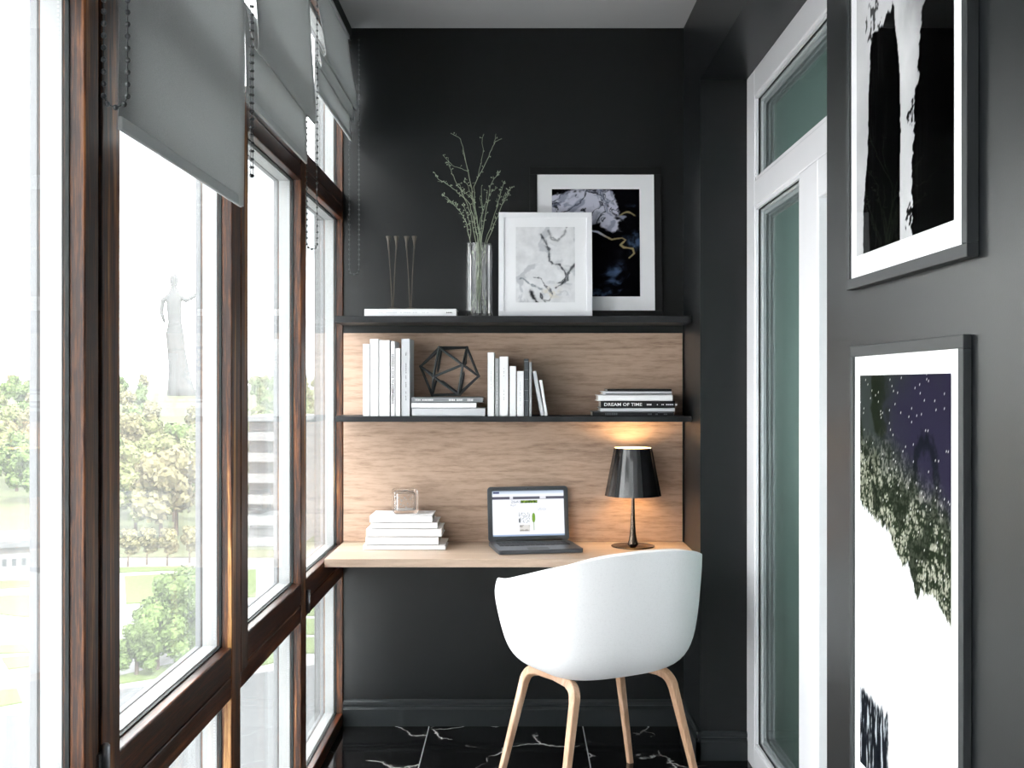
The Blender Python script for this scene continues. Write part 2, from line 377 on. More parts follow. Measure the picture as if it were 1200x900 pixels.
# ------------------------------------------------------------------ balcony door on the right
def door():
    root = struct('door_1', MB().box(XD, XD + .07, YF - .147 + .015, YF, 0, ZS), 'upvc', bevel=.004)   # far jamb
    y0, y1 = 3.335, 3.944
    f = MB(); f.box(XD, XD + .07, YN, YF - .132, ZS - .095, ZS); f.build('head', 'upvc', root, bevel=.004)
    f = MB(); f.box(XD, XD + .07, YN, YF - .132, 1.962, 2.051); f.build('transom', 'upvc', root, bevel=.004)
    f = MB(); f.box(XD, XD + .07, 3.199, y0, 0, 1.962); f.build('mullion', 'upvc', root, bevel=.004)
    f = MB(); f.box(XD, XD + .07, y0, YF - .132, 0, .087); f.build('sill_rail', 'upvc', root, bevel=.004)
    f = MB(); f.box(XD, XD + .07, YN, YN + .08, 0, ZS - .095); f.build('near_jamb', 'upvc', root, bevel=.004)
    def light(ya, yb, za, zb, nm):
        g = MB()
        for (xa, xb, w) in ((XD + .004, XD + .012, .012), (XD + .020, XD + .028, .022),):
            g.box(xa, xb, ya, ya + w, za, zb); g.box(xa, xb, yb - w, yb, za, zb); g.box(xa, xb, ya, yb, za, za + w); g.box(xa, xb, ya, yb, zb - w, zb)
        g.build(nm + '_bead', 'upvc', root)
        k = MB(); e = .014
        k.box(XD + .0125, XD + .0155, ya, ya + e, za, zb); k.box(XD + .0125, XD + .0155, yb - e, yb, za, zb)
        k.box(XD + .0125, XD + .0155, ya, yb, za, za + e); k.box(XD + .0125, XD + .0155, ya, yb, zb - e, zb)
        k.build(nm + '_gasket', 'gasket', root)
        MB().box(XD + .016, XD + .019, ya, yb, za, zb).build(nm + '_pane', 'doorpane', root)
        MB().box(XD + .036, XD + .039, ya, yb, za, zb).build(nm + '_rear_pane', 'doorpane', root)
        g = MB()
        for xx in (XD + .030, XD + .044, XD + .056):
            w = .022 + (xx - XD) * .35
            g.box(xx, xx + .005, yb - w, yb, za, zb); g.box(xx, xx + .005, ya, yb, za, za + w); g.box(xx, xx + .005, ya, yb, zb - w, zb)
        g.build(nm + '_spacer', 'lgrey', root)
    light(y0, 3.959, .087, 1.962, 'side')
    light(YN + .08, 3.959, 2.051, ZS - .095, 'top')
    # the leaf, standing a little proud
    ya, yb = YN + .085, 3.196
    leaf = MB()
    for b in ((ya, ya + .1, .02, 1.955), (yb - .115, yb, .02, 1.955), (ya + .1, yb - .115, .02, .20), (ya + .1, yb - .115, 1.85, 1.955)):
        leaf.box(XD - .012, XD + .06, *b)
    lf = leaf.build('door_leaf', 'upvc', root, bevel=.005)
    MB().box(XD + .016, XD + .02, ya + .1, yb - .115, .20, 1.85).build('leaf_pane', 'doorpane', lf)
    hd = MB(); hd.box(XD - .022, XD - .012, ya + .035, ya + .065, .98, 1.12); hd.tube([(XD - .02, ya + .05, 1.08), (XD - .055, ya + .05, 1.08), (XD - .055, ya + .17, 1.08)], .009)
    hd.build('handle', 'steel', lf)
door()

# the room beyond the balcony door
M['inner_wall'] = mat('inner_room_paint', rgb(168, 180, 176), .8)
M['inner_floor'] = wood('inner_room_boards', rgb(90, 60, 40), rgb(130, 92, 64), rgb(150, 110, 80), 1, .4)
X1 = 3.2
struct('wall_inner_far', MB().box(X1, X1 + .1, -1.5, 6.6, 0, H), 'inner_wall')
struct('wall_inner_back', MB().box(XD + .1, X1, 6.5, 6.6, 0, H), 'inner_wall')
struct('wall_inner_front', MB().box(XD + .1, X1, -1.6, -1.5, 0, H), 'inner_wall')
struct('wall_inner_side', MB().box(XD + .08, XD + .1, D + .12, 6.5, 0, H), 'inner_wall')
struct('floor_inner', MB().box(1.0, X1, -1.6, 6.6, -.12, 0), 'inner_floor')
struct('ceiling_inner', MB().box(1.0, X1, -1.6, 6.6, H, H + .12), 'ceiling')

N = NT('grey_green_curtain'); d_ = N.n('ShaderNodeBsdfDiffuse', i_Color=rgb(158, 170, 167)); t_ = N.n('ShaderNodeBsdfTranslucent', i_Color=rgb(158, 170, 167)); m_ = N.n('ShaderNodeMixShader', i_0=.5)
N.l(d_, m_, 0, 1); N.l(t_, m_, 0, 2); N.l(m_, N.out); M['curtain'] = N.m
cn = MB(); vs = []; n_ = 120
for i in range(n_ + 1):
    y_ = 2.30 + 2.70 * i / n_; x_ = .965 + .006 * math.sin(y_ * 23) + .004 * math.sin(y_ * 9)
    vs += [(x_, y_, .012), (x_, y_, 2.66)]
cn.add(vs, [(2 * i, 2 * i + 2, 2 * i + 3, 2 * i + 1) for i in range(n_)], True)
c_o = cn.build('curtain', 'curtain', fix=False); sd = c_o.modifiers.new('thick', 'SOLIDIFY'); sd.thickness = .002
tag(c_o, 'plain grey green curtain hanging behind the balcony door glass', 'curtain')
# ------------------------------------------------------------------ roman blinds
M['hem'] = mat('blind_hem_fabric', rgb(196, 199, 200), .8, bump=.3, bscale=600)
def blind(label, y0, y1, prof, bow=0, xt=-.655):
    root = empty('roman_blind', (xt, (y0 + y1) / 2, prof[-1][1]), 0, label, 'blind', 'grey roman blinds over the windows')
    b = Vector(root.location)
    ny = 14; vs = []; fs = []; n = len(prof)
    for j in range(ny + 1):
        t = j / ny
        for (x, z) in prof:
            k = max(0, (2.71 - z)) * .02 * math.sin(t * 2 * math.pi * 1.0 + z * 3)
            vs.append((x + .15 * k + bow * (t ** 6) * sm(2.7, 1.9, z), y0 + (y1 - y0) * t - .012 * (t > .98) * sm(2.2, 1.75, z) * (bow != 0), z))
    for j in range(ny):
        for i in range(n - 1): fs.append((j * n + i, j * n + i + 1, (j + 1) * n + i + 1, (j + 1) * n + i))
    f = MB().add([tuple(Vector(v) - b) for v in vs], fs, True).build('fabric', 'blind', root, fix=False)
    sd = f.modifiers.new('thick', 'SOLIDIFY'); sd.thickness = .0018; sd.offset = 0
    x, z = prof[-1]
    h = MB().box(x - .004 - b.x, x + .004 - b.x, y0 - b.y, y1 - b.y - .01, z - .002 - b.z, z + .022 - b.z); h.build('hem_bar', 'hem', root, bevel=.0035, seg=3)
    hr = MB().box(xt - .03 - b.x, xt + .004 - b.x, y0 - b.y, y1 - b.y, 2.685 - b.z, 2.70 - b.z); hr.build('head_rail', 'upvc', root)
    return root
def smooth_prof(p, it=2):
    for _ in range(it):
        q = [p[0]]
        for a, c in zip(p[:-1], p[1:]):
            q += [(a[0] * .75 + c[0] * .25, a[1] * .75 + c[1] * .25), (a[0] * .25 + c[0] * .75, a[1] * .25 + c[1] * .75)]
        q.append(p[-1]); p = q
    return p
b1 = blind('nearest grey roman blind, hanging flat and lowest over the window pane', 1.885, 2.725,
           [(-.657, 2.70), (-.657, 2.4), (-.657, 2.1), (-.657, 1.9), (-.657, 1.768)], bow=.008)
b2 = blind('middle grey roman blind with one folded pleat above its lower flap', 2.80, 3.60,
           smooth_prof([(-.662, 2.70), (-.655, 2.50), (-.642, 2.30), (-.634, 2.18), (-.640, 2.160), (-.650, 2.19), (-.664, 2.27), (-.672, 2.29), (-.668, 2.22), (-.664, 2.04)]))
b3 = blind('farthest grey roman blind with two folded pleats, next to the dark back wall', 3.69, 4.43,
           smooth_prof([(-.660, 2.70), (-.645, 2.58), (-.625, 2.46), (-.618, 2.415), (-.626, 2.405), (-.640, 2.43), (-.648, 2.46), (-.640, 2.42), (-.632, 2.375), (-.640, 2.365), (-.650, 2.39), (-.655, 2.41), (-.650, 2.36), (-.645, 2.29)]))
def chain(root, x0, ya, yb, ztop, zbot, dx=0, step=.0195, r=.0048):
    """a closed loop of beads hanging from the head of the blind: two strands and a round bottom"""
    b = Vector(root.location); pts = []; w = max((yb - ya) / 2, abs(dx) / 2); yc = (ya + yb) / 2
    L = ztop - zbot - w
    m = int(L / step)
    for k in range(m + 1): pts.append((x0, ya, ztop - k * step))
    for k in range(1, 4): a = math.pi * k / 4; pts.append((x0 + dx * (1 - math.cos(a)) / 2, yc - (yb - ya) / 2 * math.cos(a), ztop - m * step - w * math.sin(a)))
    for k in range(m + 1): pts.append((x0 + dx, yb, ztop - (m - k) * step))
    c = MB(); pts = [tuple(Vector(p) - b) for p in pts]
    c.tube(pts, .0009, 5)
    for p in pts: c.ball(p, r, 8, 6)
    return c.build('bead_chain', 'chain', root)
chain(b1, -.669, 1.846, 1.850, 2.69, 1.785, dx=.037)
chain(b2, -.645, 2.762, 2.766, 2.69, 1.84, dx=.004, r=.0038)
chain(b3, -.672, 3.643, 3.647, 2.69, 1.775, dx=.032, r=.0038)
chain(b3, -.655, 4.452, 4.456, 2.69, 1.76, dx=.037, r=.0036)

# ------------------------------------------------------------------ back wall joinery
struct('trim_10', MB().box(WL + .003, .650, D - .014, D, .726, 1.546), 'panel')
sh = MB().box(WL + .002, .654, 4.265, D - .001, 1.576, 1.601).build('wall_shelf', 'shelf', bevel=.0015)
tag(sh, 'upper dark grey floating shelf carrying the vase and framed prints', 'shelf', 'dark floating shelves')
sh = MB().box(WL + .002, .654, 4.265, D - .015, 1.204, 1.225).build('wall_shelf', 'shelf', bevel=.0015)
tag(sh, 'lower dark grey floating shelf carrying the books and wire icosahedron', 'shelf', 'dark floating shelves')
dk = MB().box(WL + .001, .656, 4.054, D - .001, .694, .724).build('wall_desk', 'desk', bevel=.002)
tag(dk, 'pale wooden desktop fixed between the window and the wall', 'desk')

# ------------------------------------------------------------------ books
def book(w, t, d, cover, label, group, loc, lean=0, upright=True, rz=0, title=None, page='pages', name='book', marks=None):
    """spine faces the camera (-Y); local x = thickness, z = height when upright, else x = length, z = thickness"""
    root = empty(name, loc, rz, label, 'book', group); root.rotation_euler = (0, lean, rz)
    c = .0022
    cv = MB(); pg = MB()
    if upright:
        h = w
        cv.box(-t/2, t/2, 0, c, 0, h); cv.box(-t/2, -t/2 + c, 0, d, 0, h); cv.box(t/2 - c, t/2, 0, d, 0, h)
        pg.box(-t/2 + c, t/2 - c, c, d - .004, .003, h - .004)
    else:
        l = w
        cv.box(-l/2, l/2, 0, c, 0, t); cv.box(-l/2, l/2, 0, d, 0, c); cv.box(-l/2, l/2, 0, d, t - c, t)
        pg.box(-l/2 + .004, l/2 - .004, c, d - .004, c, t - c)
    cv.build('cover', cover, root, bevel=.0007, seg=1); pg.build('page_block', page, root)
    if title:
        txt, size, ink, pos, width = title
        if upright: mtx = Matrix.Translation((pos[0], -.0006, pos[1])) @ Matrix.Rotation(R(-90), 4, 'Y') @ Matrix.Rotation(R(90), 4, 'X')
        else: mtx = Matrix.Translation((pos[0], -.0006, pos[1])) @ Matrix.Rotation(R(90), 4, 'X')
        text_mesh('spine_title', txt, size, ink, root, mtx, width, bold=.0002)
    if marks:
        ink, rects = marks; ax = 2 if upright else 0; rects = sorted(rects, key=lambda q: q[ax]); runs = [[rects[0]]]
        for q in rects[1:]:                          # one mesh for each run of lettering
            if q[ax] - max(p_[ax + 1] for p_ in runs[-1]) > .0075: runs.append([])
            runs[-1].append(q)
        for run in runs:
            mk = MB()
            for (x0, x1, z0, z1) in run: mk.box(x0, x1, -.0006, 0.0002, z0, z1)
            mk.build('spine_lettering', ink, root)
    return root
def px(x, y, Y): return ((x - 606) * Y / F, EYE - (y - 450) * Y / F)
def lettering(x, z0, z1, hw, seed, gap=.25):
    r = random.Random(seed); out = []; z = z0
    while z < z1:
        l = r.uniform(.0025, .005)
        if r.random() > gap: out.append((x - hw * r.uniform(.5, 1), x + hw * r.uniform(.5, 1), z, min(z1, z + l)))
        z += l + .0018
    return out
def hlettering(z, x0, x1, hh, seed, gap=.2):
    return [(b, c, z - (a_ - z) if False else z - hh * .5 * 1, z + hh * .5) for (a_, d_, b, c) in lettering(z, x0, x1, hh, seed, gap)]
Z2 = 1.225; YS = 4.285; S = F / YS
GL = 'upright books at the window end of the lower shelf'
def up(xl, xr, ytop, cover, label, group, d=.165, title=None, marks=None, y0=YS):
    k = y0 / F; x = ((xl + xr) / 2 - 606) * k; t = (xr - xl) * k - .0006; h = (EYE - (ytop - 450) * k) - Z2
    return book(h, t, d, cover, label, group, (x, y0, Z2), title=title, marks=marks)
up(425, 433.2, 403, 'white', 'plain white upright book, the one closest to the window on the lower shelf', GL)
up(433.3, 443.9, 397.2, 'white', 'white upright book with the large pale grey word supernatural down its spine', GL, title=('supernatural', .030, 'ink_faint', (0, .150), .150))
up(444, 457, 398.7, 'white', 'widest plain white upright book in the row nearest the window', GL)
up(457.9, 463, 399.8, 'lgrey' if False else 'white', 'thin white upright book with small dark letters EXPERIMENTAL ECO DESIGN on its spine', GL, title=('EXPERIMENTAL ECO = DESIGN', .0095, 'ink', (0, .140), .185))
up(463.1, 469.3, 408, 'white', 'shortest white book of the window-end row, between two taller ones', GL, marks=('ink_faint', lettering(0, .17, .21, .0008, 2)))
up(470.2, 480.6, 397, 'lgrey', 'tall off-white book at the right end of the row beside the wire icosahedron', GL, marks=('ink_mid', lettering(.001, .06, .20, .0022, 5) + lettering(.001, .228, .24, .003, 6, 0)))
GM = 'upright books in the middle of the lower shelf'
up(571.3, 579.4, 413, 'white', 'tallest white upright book just right of the wire icosahedron', GM, marks=('ink_faint', lettering(0, .09, .17, .0012, 3)))
up(580, 584.9, 420, 'mgrey', 'thin grey upright book squeezed between two tall white books', GM, marks=('lgrey', lettering(0, .03, .19, .0022, 9, .4)))
up(585.1, 595.8, 417.8, 'white', 'wide white upright book, third in the middle row', GM, marks=('ink_mid', lettering(0, .14, .18, .001, 4) + lettering(0, .06, .10, .0008, 14)))
up(597, 605, 429, 'white', 'plain white upright book of middling height in the middle row', GM)
up(605.5, 614, 434.8, 'white', 'short white upright book leaning on no other, left of the charcoal one', GM, marks=('ink_faint', lettering(.0, .04, .13, .0018, 8)))
up(614.2, 619.6, 420.5, 'dgrey', 'charcoal upright book with pale bands across its spine', GM, marks=('mgrey', [(-.0082, .0082, z, z + .0012) for z in (.058, .096, .138, .172, .205)]))
up(619.8, 623.4, 424, 'mgrey', 'thin plain grey upright book right of the charcoal book', GM)
# two books leaning against the row
def leaning(xb, xt, yt, thick, cover, label, mk):
    k = YS / F; zt = EYE - (yt - 450) * k; bx = (xb - 606) * k; tx = (xt - 606) * k
    a = math.atan2(bx - tx, zt - Z2); h = math.hypot(bx - tx, zt - Z2)
    b = book(h, thick, .15, cover, label, GM, (bx + thick / 2 * math.cos(a), YS, Z2 + thick / 2 * math.sin(a) + .0006), lean=-a, marks=mk)
    return b
leaning(633.6, 623.9, 435.6, .0145, 'lgrey', 'pale grey book tilted against the thin grey one', None)
leaning(638.2, 631.6, 446, .0125, 'white', 'small white book with a dark edge line, tilted at the end of the middle row', ('ink', [(-.0062, -.0052, .01, .125)]))
# flat stack under the icosahedron
GI = 'flat books under the wire icosahedron'
def flat(xl, xr, yt, yb, zb, cover, label, group, y0=YS, d=.17, title=None, marks=None, page='pages', rz=0, t=None):
    k = y0 / F; l = (xr - xl) * k; t = t or (yb - yt) * k
    book(l, t - .0003, d, cover, label, group, (((xl + xr) / 2 - 606) * k, y0, zb), upright=False, title=title, marks=marks, page=page, rz=rz)
    return zb + t
z = Z2
z = flat(482.7, 568.6, 477.4, 487, z, 'lgrey', 'pale grey thick book at the bottom of the stack under the icosahedron', GI, t=.031)
z = flat(482, 558.3, 471.2, 477.4, z, 'white', 'short white book in the middle of the stack under the icosahedron', GI, t=.020)
k = YS / F
zi = flat(482.3, 566, 464.5, 471, z, 'grey', 'grey book with white and dark lettering, top of the stack under the icosahedron', GI, t=.021,
       marks=('ink_white', hlettering(.010, -.120, -.052, .0045, 21, .05) + hlettering(.010, .006, .058, .006, 22, .05) + hlettering(.010, .076, .098, .0075, 23, 0)))
# right hand stack
GR = 'flat books stacked near the right end of the lower shelf'
z = Z2
z = flat(694.3, 789.8, 480, 486.6, z, 'black', 'lowest black book with white script lettering, sticking out left below the stack', GR, t=.0175,
       marks=('ink_mid', hlettering(.0085, -.105, -.058, .0075, 31, 0) + hlettering(.0075, .055, .128, .005, 32, .2) + [(-.148, .15, .0145, .0165), (.092, .148, .0125, .0165)]))
z = flat(703.5, 790.8, 476.2, 480, z, 'lgrey', 'thin silver grey book lying directly below DREAM OF TIME', GR, t=.0135)
z = flat(704, 790.9, 467.8, 476.2, z, 'black', 'black book with the white title DREAM OF TIME on its spine', GR, t=.0262, title=('DREAM OF TIME', .0165, 'ink_white', (-.0555, .0125), .142),
       marks=('ink_white', hlettering(.0125, .034, .052, .006, 41, .1) + hlettering(.0125, .066, .133, .004, 42, .15) + [(.140, .1475, .009, .0155)]))
z = flat(700.8, 788.4, 461, 467.6, z, 'white', 'plain white book lying directly above DREAM OF TIME', GR, t=.0225)
z = flat(706.5, 787.5, 456.4, 461, z, 'lgrey', 'thin pale book with a grey band, second from top of the right stack', GR, t=.0142, marks=('ink_mid', [(-.12, .13, .002, .0062)]))
z = flat(711.7, 787, 454, 456.2, z, 'black', 'thin black book on top of the right stack', GR, t=.0085, d=.16)
# white books on the desk
GD = 'white books stacked on the desk'
ZD = .724; z = ZD; yd = 4.275
z = flat(425.5, 522, 0, 0, z, 'white', 'widest white book at the bottom of the stack on the desk', GD, y0=yd, d=.195, t=.0185)
z = flat(428.5, 514, 0, 0, z, 'white', 'white book second from the bottom of the desk stack', GD, y0=yd + .002, d=.19, t=.031)
z = flat(429, 517.5, 0, 0, z, 'white', 'thick white book in the middle of the desk stack', GD, y0=yd, d=.19, t=.030, marks=('ink_faint', [(-.10, -.03, .0275, .0283), (.02, .11, .0275, .0283)]))
z = flat(434.6, 512.5, 0, 0, z, 'white', 'narrow white book second from top of the desk stack', GD, y0=yd, d=.185, t=.0235)
z = flat(433, 506.5, 0, 0, z, 'white', 'top white book of the desk stack, under the glass cube', GD, y0=yd, d=.185, t=.0245)
ZTOP = z
# the white book on the upper shelf
k = 4.30 / F
root = book((535 - 427) * k, .0285, .16, 'white', 'long white book lying on the upper shelf under the bronze candle holders', None,
     (((535 + 427) / 2 - 606) * k, 4.30, 1.601), upright=False, marks=('ink_faint', hlettering(.0145, -.12, .07, .0022, 51, .45)))
mk = MB()
for r_ in hlettering(.0145, .135, .157, .0035, 52, 0): mk.box(r_[0], r_[1], -.0007, .0002, r_[2], r_[3])
mk.build('publisher_mark', 'ink', root)
ZB = 1.601 + .0285

# ------------------------------------------------------------------ candle holders, vase, branches
def candle_holder(cx, y, label):
    root = empty('candle_holder', (cx, y, ZB), 0, label, 'candle holder', 'pair of bronze candle holders')
    MB().lathe([(.0, 0), (.020, 0), (.0215, .003), (.0205, .007), (.010, .009), (0, .0095)], 28, caps=False).build('base', 'bronze', root)
    for s in (-1, 1):
        st = MB(); st.tube([(s * .002, 0, .006), (s * .0075, 0, .13), (s * .0155, 0, .262)], [.0026, .0019, .0022], 10)
        st.build('stem', 'bronze', root)
        cu = MB(); cu.lathe([(.0022, 0), (.0030, .012), (.0052, .032), (.0098, .050), (.0098, .052), (.0078, .052), (.004, .034), (.0006, .032)], 20, (s * .0152, 0, .232), caps=False)
        cu.build('candle_cup', 'bronze', root)
    return root
candle_holder((460 - 606) * 4.38 / F, 4.38, 'left one of the two tall twin-stemmed bronze candle holders')
candle_holder((481 - 606) * 4.38 / F, 4.38, 'right one of the two tall twin-stemmed bronze candle holders')

YV = 4.385; VX = (561.5 - 606) * YV / F
vroot = empty('glass_vase', (VX, YV, 1.601), 0, 'tall clear fluted glass cylinder vase holding dried branches', 'vase')
n_ = 14; vs = []; fs = []
prof = [(.0505, 0), (.0505, .283), (.0445, .283), (.0445, .014)]
vb = MB()
for r_, z_ in prof:
    for q in range(n_ * 4):
        a = 2 * math.pi * q / (n_ * 4); rr = r_ - (.0018 if r_ > .05 else -.0012) * (0 if (q % 4) else 1); vs.append((rr * math.cos(a), rr * math.sin(a), z_))
m_ = n_ * 4
for j in range(3):
    for q in range(m_): fs.append((j * m_ + q, j * m_ + (q + 1) % m_, (j + 1) * m_ + (q + 1) % m_, (j + 1) * m_ + q))
fs.append(tuple(range(m_ - 1, -1, -1))); fs.append(tuple(3 * m_ + q for q in range(m_)))
vb.add(vs, fs).build('glass_wall', 'glass', vroot, fix=True)

def branch(label, pts, side=(), r0=.0020, seed=0, buds=1.0, dy=0):
    rr = random.Random(seed)
    P3 = []
    base = pts[0]
    # foot stands on the bottom of the vase, inside the glass
    fx = max(-.032, min(.032, -((base[0] - 561.5) * YV / F) * 1.1 + rr.uniform(-.012, .012)))
    P3.append(Vector((VX + fx, YV - dy * .5, 1.618)))
    for i, (x, y) in enumerate(pts):
        t = i / max(1, len(pts) - 1)
        P3.append(Vector(((x - 606) * YV / F, YV + dy * (.25 + t) * 1.0, EYE - (y - 450) * YV / F)))
    P3[1].x = VX + max(-.038, min(.038, P3[1].x - VX))
    o = P3[0].copy(); m = MB()
    def strand(Q, ra, rb, bu):
        # subdivide with a little wobble
        W = [Q[0]]
        for a, b in zip(Q[:-1], Q[1:]):
            for k in (1, 2, 3, 4):
                p = a.lerp(b, k / 4)
                if k < 4: p = p + Vector((rr.uniform(-1, 1), rr.uniform(-1, 1), rr.uniform(-1, 1))) * .0022
                W.append(p)
        n = len(W); m.tube([tuple(p - o) for p in W], [ra + (rb - ra) * i / (n - 1) for i in range(n)], 5)
        for i in range(n):
            p = W[i]
            if p.z > 1.601 + .32 and bu > 0:
                for _ in range(int(bu * 2 + rr.random())):
                    if rr.random() < .40:
                        d = Vector((rr.uniform(-1, 1), rr.uniform(-1, 1), rr.uniform(-.2, 1))).normalized() * rr.uniform(.005, .014)
                        m.tube([tuple(p - o), tuple(p + d - o)], .0006, 4)
                        m.ball(tuple(p + d - o), rr.uniform(.0011, .0024), 5, 4, (1, 1, 1.3))
        return W
    W = strand(P3, r0, .0008, buds)
    for s in side:
        Q = [Vector(((x - 606) * YV / F, YV + dy * .9 + rr.uniform(-.01, .01), EYE - (y - 450) * YV / F)) for (x, y) in s]
        q0 = min(W, key=lambda p: (p - Q[0]).length); Q[0] = q0; strand(Q, .0011, .0006, buds)
    b = m.build('dried_branch', 'twig'); b.location = o
    return tag(b, label, 'branch', 'dried branches in the glass vase')
branch('tallest dried branch in the vase, crooked and reaching up to the left', [(564, 283), (556, 240), (548.6, 201), (544, 180), (539.6, 163), (528, 156)], [[(548.6, 201), (541, 198), (530.7, 194.7), (520, 183), (519, 181)], [(545, 190), (542, 176)]], .0022, 1, .4, .0)
branch('tall forked dried branch in the vase reaching up to the right', [(562.6, 283), (557, 245), (555, 219), (566.4, 196), (574, 178), (580.5, 165), (588, 161.5)], [[(562, 205), (564, 190), (566, 178), (565, 163), (567, 156)], [(578, 170), (581, 156)]], .0021, 2, .5, .01)
branch('dried branch with the farthest left tip above the vase', [(560, 283), (556, 262), (551, 240), (540, 229), (528, 219), (514, 211), (509.7, 203)], [[(528, 219), (521, 214), (513, 213)]], .0018, 3, 1.2, -.012)
branch('low drooping dried branch bending left just above the vase', [(551, 283), (546, 260), (540, 249), (533, 242), (524, 232), (518, 230)], [[(533, 242), (527, 236), (522, 234)]], .0016, 4, 1.6, -.02)
branch('short leafy dried branch left of the vase centre', [(560, 283), (556, 255), (553.7, 234), (549, 220), (544, 209)], [[(553, 234), (546, 226), (540, 223)]], .0015, 5, 1.8, .018)
branch('bushy dried branch standing right of the vase centre', [(564, 283), (569, 252), (574, 221.5), (579, 210), (585, 203)], [[(573, 228), (577, 224), (581, 222)]], .0016, 6, 1.6, -.015)
branch('bushy dried branch on the right that curls over at its tip', [(569, 283), (579, 252), (585, 232), (588, 221.5), (590.7, 211)], [[(583, 240), (586, 226)]], .0016, 7, 2.0, .02)
branch('rightmost dried branch in the vase, nearly touching the white frame', [(571, 283), (582, 256), (590, 235), (595, 226), (600, 219)], [[(588, 240), (594, 231), (596, 222)]], .0016, 8, 2.0, .005)
branch('straight upright dried stem in the middle of the vase', [(564, 283), (565, 250), (564, 218)], [], .0014, 9, .8, .012)
branch('thin dried branch bending left below the tallest one', [(557.5, 283), (552, 252), (546, 236), (541, 224), (533, 211), (527, 196), (525, 190)], [[(541, 224), (538, 215)]], .0014, 10, 1.2, .0)
branch('shortest dried sprig at the left rim of the vase', [(551, 283), (551, 265), (548, 252), (542, 239)], [], .0014, 11, 1.8, .015)
branch('thin dried stem leaning slightly right of centre in the vase', [(561, 283), (563, 255), (569, 236), (571, 222)], [[(566, 246), (562, 232)]], .0013, 12, 1.8, .022)

# ------------------------------------------------------------------ printed pictures (colour stored per vertex of a fine grid)
def attr_mat(name, rough=.5, emit=0):
    N = NT(name); p = N.n('ShaderNodeBsdfPrincipled', i_Roughness=rough); p.inputs['Specular IOR Level'].default_value = .15
    a = N.n('ShaderNodeVertexColor', layer_name='ink'); N.t.links.new(a.outputs[0], p.inputs['Base Color'])
    if emit:
        N.t.links.new(a.outputs[0], p.inputs['Emission Color']); p.inputs['Emission Strength'].default_value = emit
        p.inputs['Base Color'].default_value = (.02, .02, .02, 1); N.t.links.remove(p.inputs['Base Color'].links[0])
    if not emit:
        d_ = N.n('ShaderNodeBsdfDiffuse'); N.t.links.new(a.outputs[0], d_.inputs[0]); N.l(d_, N.out); return N.m
    N.l(p, N.out); return N.m
M['print'] = attr_mat('printed_picture', .5)
M['screen'] = attr_mat('lit_screen', .2, .40)
def print_grid(name, parent, w, h, nx, ny, fn, y=0, m='print'):
    """upright sheet facing -Y, lower left corner at (-w/2, y, 0)"""
    me = bpy.data.meshes.new(name)
    vs = [(-w / 2 + w * i / nx, y, h * j / ny) for j in range(ny + 1) for i in range(nx + 1)]
    fs = [(j * (nx + 1) + i, j * (nx + 1) + i + 1, (j + 1) * (nx + 1) + i + 1, (j + 1) * (nx + 1) + i) for j in range(ny) for i in range(nx)]
    me.from_pydata(vs, [], fs); at = me.color_attributes.new('ink', 'FLOAT_COLOR', 'POINT'); buf = []
    for j in range(ny + 1):
        for i in range(nx + 1):
            c = fn(i / nx, 1 - j / ny)          # u right, v down
            buf += [s2l(min(1, max(0, c[0]))), s2l(min(1, max(0, c[1]))), s2l(min(1, max(0, c[2]))), 1]
    at.data.foreach_set('color', buf); me.materials.append(M[m])
    o = bpy.data.objects.new(name, me); COL.objects.link(o); o.parent = parent; return o
def fb(x, y, z=0, o=5): return noise.fractal(Vector((x, y, z)), 1.0, 2.0, o)
def mixc(a, b, t): t = min(1, max(0, t)); return tuple(a[i] + (b[i] - a[i]) * t for i in range(3))

